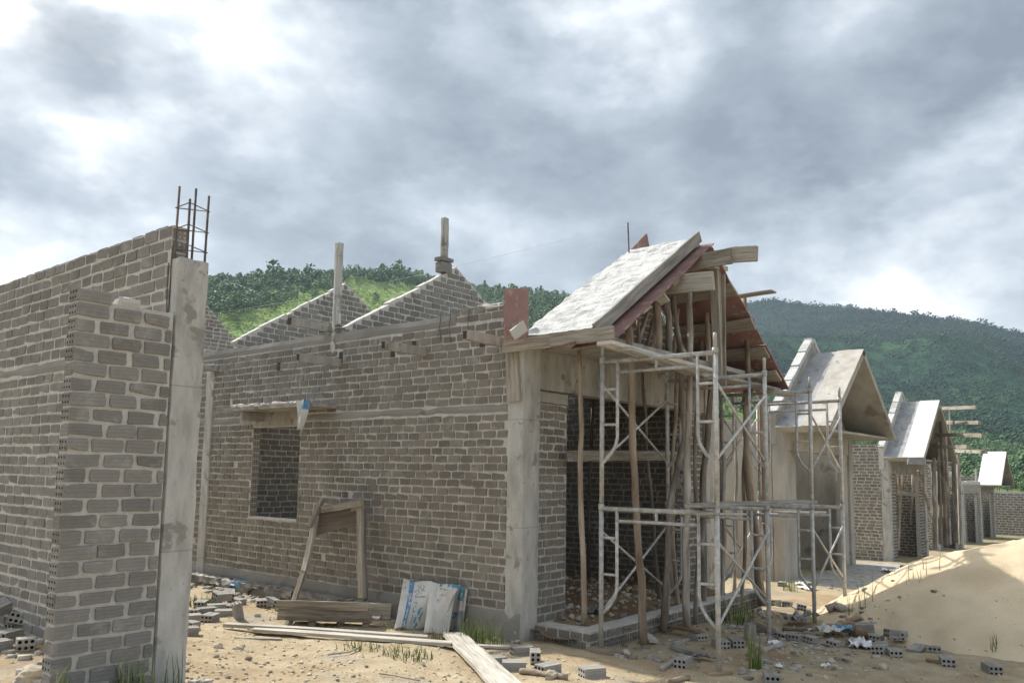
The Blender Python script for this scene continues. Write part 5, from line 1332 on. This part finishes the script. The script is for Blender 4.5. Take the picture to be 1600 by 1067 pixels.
def paint3(u, v):
    if v < .3 and u > .3: return 2
    if .55 < v < .72: return 2 if ink[int(u*20) % 60, int(v*30) % 60] > .4 else 0
    return 0
A0, A1 = gpt(616, 984), gpt(664, 983); T0, T1 = wallpt(630, 903, .10), wallpt(690, 913, .10)
lean_sack([A0, A1, T1, T0], 'white cement sack with a broad blue stripe leaning on the brick wall', paint1)
lean_sack([gpt(662, 990), gpt(700, 992), wallpt(714, 916, .085), wallpt(672, 910, .085)], 'plain pale sack between the blue-striped sack and the folded one', lambda u, v: 0)
lean_sack([P(680, 947, 0, XW-.22), P(700, 955, 0, XW-.22), wallpt(718, 914, .125), wallpt(686, 911, .125)], 'small folded white sack flap lying over the plain pale sack', paint2, (20, 16), .02)
lean_sack([gpt(702, 985), gpt(712, 986), wallpt(727, 918, .06), wallpt(714, 914, .06)], 'narrow sack with teal print, right end of the leaning sacks', paint3, (12, 30), .02)
lean_sack([gpt(712, 990), gpt(722, 991), wallpt(731, 921, .03), wallpt(722, 918, .03)], 'dark narrow sack edge furthest right of the leaning sacks', lambda u, v: 3 if v > .5 else 0, (10, 24), .02)
# home-made trestle leaning on the wall, with the mixing trough before it
tr = thing('wooden_trestle', G(500, 945), 'crooked wooden trestle frame of nailed boards leaning against the brick wall', 'trestle')
def tb(nm, p, q, wv, w, th, mt='wood'):
    b = MB(); b.board(p, q, wv, w, th, 0, .008, .012); return b.build(nm, mt, tr)
a0 = P(458, 946, 0, XW-.62); a1 = P(478, 880, 0, XW-.46); a2 = P(493, 806, 0, XW-.30); a3 = P(505, 778, 0, XW-.22)
tb('leg', a0, a1+(a1-a0)*.0, Y_, .085, .03); tb('leg', a1-(a2-a1)*.15, a2, Y_, .085, .03); tb('leg', a2-(a3-a2)*.6, a3, Y_, .06, .05)
b0 = P(564, 934, 0, XW-.42); b1 = P(563, 778, 0, XW-.22); tb('leg', b0, b1, Y_, .075, .04); 
c0 = P(570, 936, 0, XW-.30); c1 = P(568, 800, 0, XW-.10); tb('leg', c0, c1, Y_, .05, .04)
tb('crossbar', P(503, 796, 0, XW-.26), P(567, 785, 0, XW-.26), Z, .08, .04); tb('crossbar', P(498, 801, 0, XW-.2), P(566, 793, 0, XW-.2), Z, .05, .03)
sh = MB(); q = [P(494, 836, 0, XW-.24), P(560, 818, 0, XW-.2), P(560, 792, 0, XW-.2), P(498, 800, 0, XW-.24)]
sh.quad(q, 0, .4, [(0, 0), (.6, 0), (.6, .2), (0, .2)]); o = sh.build('panel', 'panel', tr); sm = o.modifiers.new('thickness', 'SOLIDIFY'); sm.thickness = .018
tg = thing('mixing_trough', G(505, 972), 'low brown plank trough on short feet in front of the trestle', 'trough')
def tg_b(nm, p, q, wv, w, th): b = MB(); b.board(p, q, wv, w, th, 0, .004, .02); b.build(nm, 'wood', tg)
p, q = G(434, 975), G(582, 980); p[2] = gzn(p[0], p[1])+.12; q[2] = gzn(q[0], q[1])+.12
tg_b('front_board', p, q, Z+X_*.12, .15, .028); tg_b('front_board', p+Z*.085-X_*.03, q+Z*.085-X_*.03-(q-p)*.03, Z, .08, .02)
tg_b('side_board', p+X_*.26, q+X_*.26, Z, .17, .028); tg_b('floor_board', p+X_*.13-Z*.04, q+X_*.13-Z*.04, X_, .26, .022)
for f in (.08, .32, .62, .9):
    c = p+(q-p)*f+X_*.08; tg_b('foot', np.array([c[0]-.05, c[1], gzn(c[0], c[1])]), c-Z*.03, Y_, .055, .05)
# weeds
def tuft(px, py, n, h, spread, label, lean=.5, w=.0045, z=None, pos=None):
    p = G(px, py) if pos is None else np.array([pos[0], pos[1], 0.]); p[2] = surf(p[0], p[1]) if z is None else z
    b = MB()
    for i in range(n):
        a = random.random()*6.283; r = spread*math.sqrt(random.random()); base = p+np.array([r*math.cos(a), r*math.sin(a), 0])
        base[2] = surf(base[0], base[1]) if z is None else z
        hh = h*random.uniform(.45, 1.1); a2 = random.random()*6.283; ln = lean*random.uniform(.1, 1.2)
        dirv = np.array([math.cos(a2), math.sin(a2), 0]); sdv = np.array([-dirv[1], dirv[0], 0]); t = random.random(); ids = []
        k = 5
        for j in range(k+1):
            f = j/k; q = base+Z*hh*(f-.25*ln*f*f)+dirv*hh*ln*f*f; ww = w*(1-f)**.7*random.uniform(.9, 1.1)
            ids.append(b.add([q-sdv*ww, q+sdv*ww], min(1, t*.7+.3*f)))
        for j in range(k): b.face((ids[j], ids[j]+1, ids[j+1]+1, ids[j+1]))
    tag(b.build('grass_tuft', 'grass', None, p), label, 'grass')
tuft(752, 1004, 130, .26, .22, 'largest green grass tuft, between the sacks and the porch plinth')
tuft(700, 1000, 70, .13, .2, 'low grass at the foot of the leaning sacks', .7)
tuft(636, 1024, 110, .11, .22, 'low grass patch in front of the long pale planks', .8)
tuft(560, 1012, 60, .09, .2, 'thin short grass beside the long pale planks, left of the denser patch', .8)
tuft(98, 1066, 7, .24, .05, 'bright green blades at the foot of the brick pier', .6, .008, pos=(2.06, 4.93))
tuft(236, 1060, 40, .22, .12, 'dark grass at the foot of the pier near the column', .6, .005, pos=(2.5, 4.97))
tuft(262, 1052, 12, .3, .06, 'sparse long grass stems against the concrete column', .4, .004, pos=(2.76, 4.98))
tuft(1180, 1044, 45, .36, .05, 'tall slender green reed clump on bare ground right of the nearest post', .22, .007)
tuft(1146, 972, 140, .34, .25, 'bushy dark grass under the scaffold beside the plinth', .5)
tuft(1235, 922, 30, .3, .12, 'thin grass on the sand near the rendered wall', .5)
tuft(316, 944, 60, .12, .22, 'low weeds by the plinth next to the brick heap', .7, .009)
tuft(1345, 950, 14, .42, .16, 'dry tall stems on the sand by the fourth scaffold post', .4, .004)
tuft(1442, 905, 10, .3, .2, 'sparse stems on the sunlit slope of the sand heap', .5, .004)
tuft(1555, 1012, 8, .2, .05, 'single thin plant on the shaded face of the sand heap', .4, .004)
tuft(1565, 842, 8, .25, .2, 'small weeds on the crest of the sand heap', .4, .005)
tuft(480, 985, 50, .06, .25, 'very low grass under the mixing trough', .8)
# rubble on the floor of the porch
for k, (x, y, s, m_, lab) in enumerate(((7.7, 5.5, .3, 'bagwhite', 'crumpled pale paper on the porch floor by the brick pier'), (7.6, 5.0, .35, 'foil', 'grey crumpled sheet on the dirt just behind the plinth corner'), (8.1, 7.2, .35, 'white', 'white scrap on the sunny strip at the back of the porch floor'), (9.3, 6.8, .5, 'bagwhite', 'torn pale sack at the back right of the porch floor'))):
    pz = fz(x, y)-surf(x, y); crumple(np.array([x, y, pz]), s, s*.6, 30*k, .12, m_, lab)

# ------------------------------------------------------------------ haze
b = MB(); b.box((-700, -700, -9), (1950, 1450, 262)); hz = b.build('haze', [], None, (0, 0, 0)); tag(hz, kind='stuff')
m = bpy.data.materials.new('haze'); m.use_nodes = True; nt = m.node_tree; nt.nodes.clear()
out = nt.nodes.new('ShaderNodeOutputMaterial'); pv = nt.nodes.new('ShaderNodeVolumePrincipled'); pv.inputs['Color'].default_value = (.66, .82, 1., 1); pv.inputs['Density'].default_value = .00015; pv.inputs['Anisotropy'].default_value = .2
nt.links.new(pv.outputs[0], out.inputs['Volume']); hz.data.materials.append(m)

# ------------------------------------------------------------------ sky and sun
SUN_AZ, SUN_EL = R(4), R(42)     # azimuth from +Y towards +X
sd = np.array([math.sin(SUN_AZ)*math.cos(SUN_EL), math.cos(SUN_AZ)*math.cos(SUN_EL), math.sin(SUN_EL)])
sun = bpy.data.lights.new('sun', 'SUN'); sun.energy = 3.8; sun.angle = R(1.0); sun.color = (1., .955, .88)
so = bpy.data.objects.new('sun', sun); COL.objects.link(so); so.rotation_euler = Vector(-sd).to_track_quat('-Z', 'Y').to_euler(); so.location = (0, 0, 30)
w = bpy.data.worlds.new('World'); w.cycles.sampling_method = 'MANUAL'; w.cycles.sample_map_resolution = 512; scene.world = w; w.use_nodes = True; nt = w.node_tree; bg = nt.nodes['Background']
sky = nt.nodes.new('ShaderNodeTexSky'); sky.sky_type = 'NISHITA'; sky.sun_disc = False; sky.sun_elevation = SUN_EL; sky.sun_rotation = SUN_AZ; sky.air_density = 1.2; sky.dust_density = 2.
tc = nt.nodes.new('ShaderNodeTexCoord'); dr = tc.outputs['Generated']
# cloud deck seen in direction space, stretched towards the horizon as a flat layer is
cv = mapv(nt, dr, (1., 1., 1.75))
n1_ = noise_(nt, cv, 2.6, 6., .55, 0.); n2_ = noise_(nt, cv, 11.0, 6., .6, 0.); n3_ = noise_(nt, cv, 7., 4., .55, 0.)
def vadd(v, col, amt):
    a_ = nt.nodes.new('ShaderNodeVectorMath'); a_.operation = 'SUBTRACT'; nt.links.new(col, a_.inputs[0]); a_.inputs[1].default_value = (.5, .5, .5)
    b__ = nt.nodes.new('ShaderNodeVectorMath'); b__.operation = 'SCALE'; nt.links.new(a_.outputs[0], b__.inputs[0]); b__.inputs['Scale'].default_value = amt
    c_ = nt.nodes.new('ShaderNodeVectorMath'); c_.operation = 'ADD'; nt.links.new(v, c_.inputs[0]); nt.links.new(b__.outputs[0], c_.inputs[1]); return c_.outputs[0]
wn = nt.nodes.new('ShaderNodeVectorMath'); wn.operation = 'NORMALIZE'; nt.links.new(vadd(vadd(dr, n1_.outputs['Color'], .34), n3_.outputs['Color'], .12), wn.inputs[0])
# billows
vo = nt.nodes.new('ShaderNodeTexVoronoi'); vo.feature = 'F1'; vo.inputs['Scale'].default_value = 4.6; vo.inputs['Detail'].default_value = 2.; vo.inputs['Roughness'].default_value = .55; vo.inputs['Lacunarity'].default_value = 2.3; vo.normalize = True
nt.links.new(vadd(vadd(cv, n3_.outputs['Color'], .18), n2_.outputs['Color'], .05), vo.inputs['Vector'])
acc = math_(nt, 'ADD', math_(nt, 'MULTIPLY', math_(nt, 'SUBTRACT', n1_.outputs['Fac'], .5), 1.4), .50)
acc = math_(nt, 'ADD', acc, math_(nt, 'MULTIPLY', math_(nt, 'SUBTRACT', n2_.outputs['Fac'], .5), .5))
acc = math_(nt, 'ADD', acc, math_(nt, 'MULTIPLY', math_(nt, 'SUBTRACT', n3_.outputs['Fac'], .5), .95))
acc = math_(nt, 'ADD', acc, math_(nt, 'MULTIPLY', math_(nt, 'SUBTRACT', .30, vo.outputs['Distance']), .75))
for px, py, size, amt in ((30, 10, 8, .10), (330, 80, 9, .20), (120, 310, 9, .20), (20, 420, 7, .14), (180, 180, 8, -.10), (60, 130, 6, -.10), (240, 60, 5, .12), (450, 100, 7, .14), (1060, 20, 6, .18), (900, 130, 9, .10), (1240, 415, 6, .17), (1480, 330, 7, .17), (1590, 280, 7, .2), (1380, 440, 8, .10),
    (1330, 170, 15, -.20), (1130, 300, 11, -.12), (600, 240, 14, -.07), (10, 245, 7, -.22), (1590, 430, 5, -.12), (150, 70, 5, -.12), (800, 330, 14, -.05), (1560, 120, 12, -.10)):
    d = ray(px, py); d = d/np.linalg.norm(d)
    dp = nt.nodes.new('ShaderNodeVectorMath'); dp.operation = 'DOT_PRODUCT'; nt.links.new(wn.outputs[0], dp.inputs[0]); dp.inputs[1].default_value = tuple(d)
    mr = nt.nodes.new('ShaderNodeMapRange'); mr.interpolation_type = 'SMOOTHERSTEP'; nt.links.new(dp.outputs['Value'], mr.inputs[0])
    mr.inputs[1].default_value = math.cos(R(size)); mr.inputs[2].default_value = 1.; mr.inputs[3].default_value = 0.; mr.inputs[4].default_value = amt
    acc = math_(nt, 'ADD', acc, mr.outputs[0])
cl = ramp(nt, [(.0, (2.3, 2.7, 3.25)), (.28, (3.35, 3.85, 4.45)), (.50, (4.6, 5.15, 5.8)), (.68, (6.2, 6.75, 7.3)), (.86, (8.6, 8.85, 9.1)), (1., (10.8, 10.9, 11.))], acc).outputs[0]
# brighter veil of cloud round the hidden sun
dp = nt.nodes.new('ShaderNodeVectorMath'); dp.operation = 'DOT_PRODUCT'; nt.links.new(wn.outputs[0], dp.inputs[0]); dp.inputs[1].default_value = tuple(sd)
mr = nt.nodes.new('ShaderNodeMapRange'); mr.interpolation_type = 'SMOOTHERSTEP'; nt.links.new(dp.outputs['Value'], mr.inputs[0])
mr.inputs[1].default_value = math.cos(R(24)); mr.inputs[2].default_value = 1.; mr.inputs[3].default_value = 0.; mr.inputs[4].default_value = 1.
cl = mixc(nt, cl, (70., 67., 62.), mr.outputs[0])
mask = ramp(nt, [(.0, (.9, .9, .9)), (.2, (.97, .97, .97))], n3_.outputs['Fac']).outputs[0]
c = mixc(nt, sky.outputs[0], cl, .95)
nt.links.new(c, bg.inputs['Color']); bg.inputs['Strength'].default_value = .085

scene.view_settings.view_transform = 'Standard'; scene.view_settings.look = 'None'; scene.view_settings.exposure = .62; scene.view_settings.gamma = 1
scene.cycles.max_bounces = 6; scene.cycles.volume_bounces = 0; scene.cycles.use_denoising = True
try: scene.cycles.volume_max_steps = 32; scene.cycles.volume_step_rate = 4
except Exception: pass
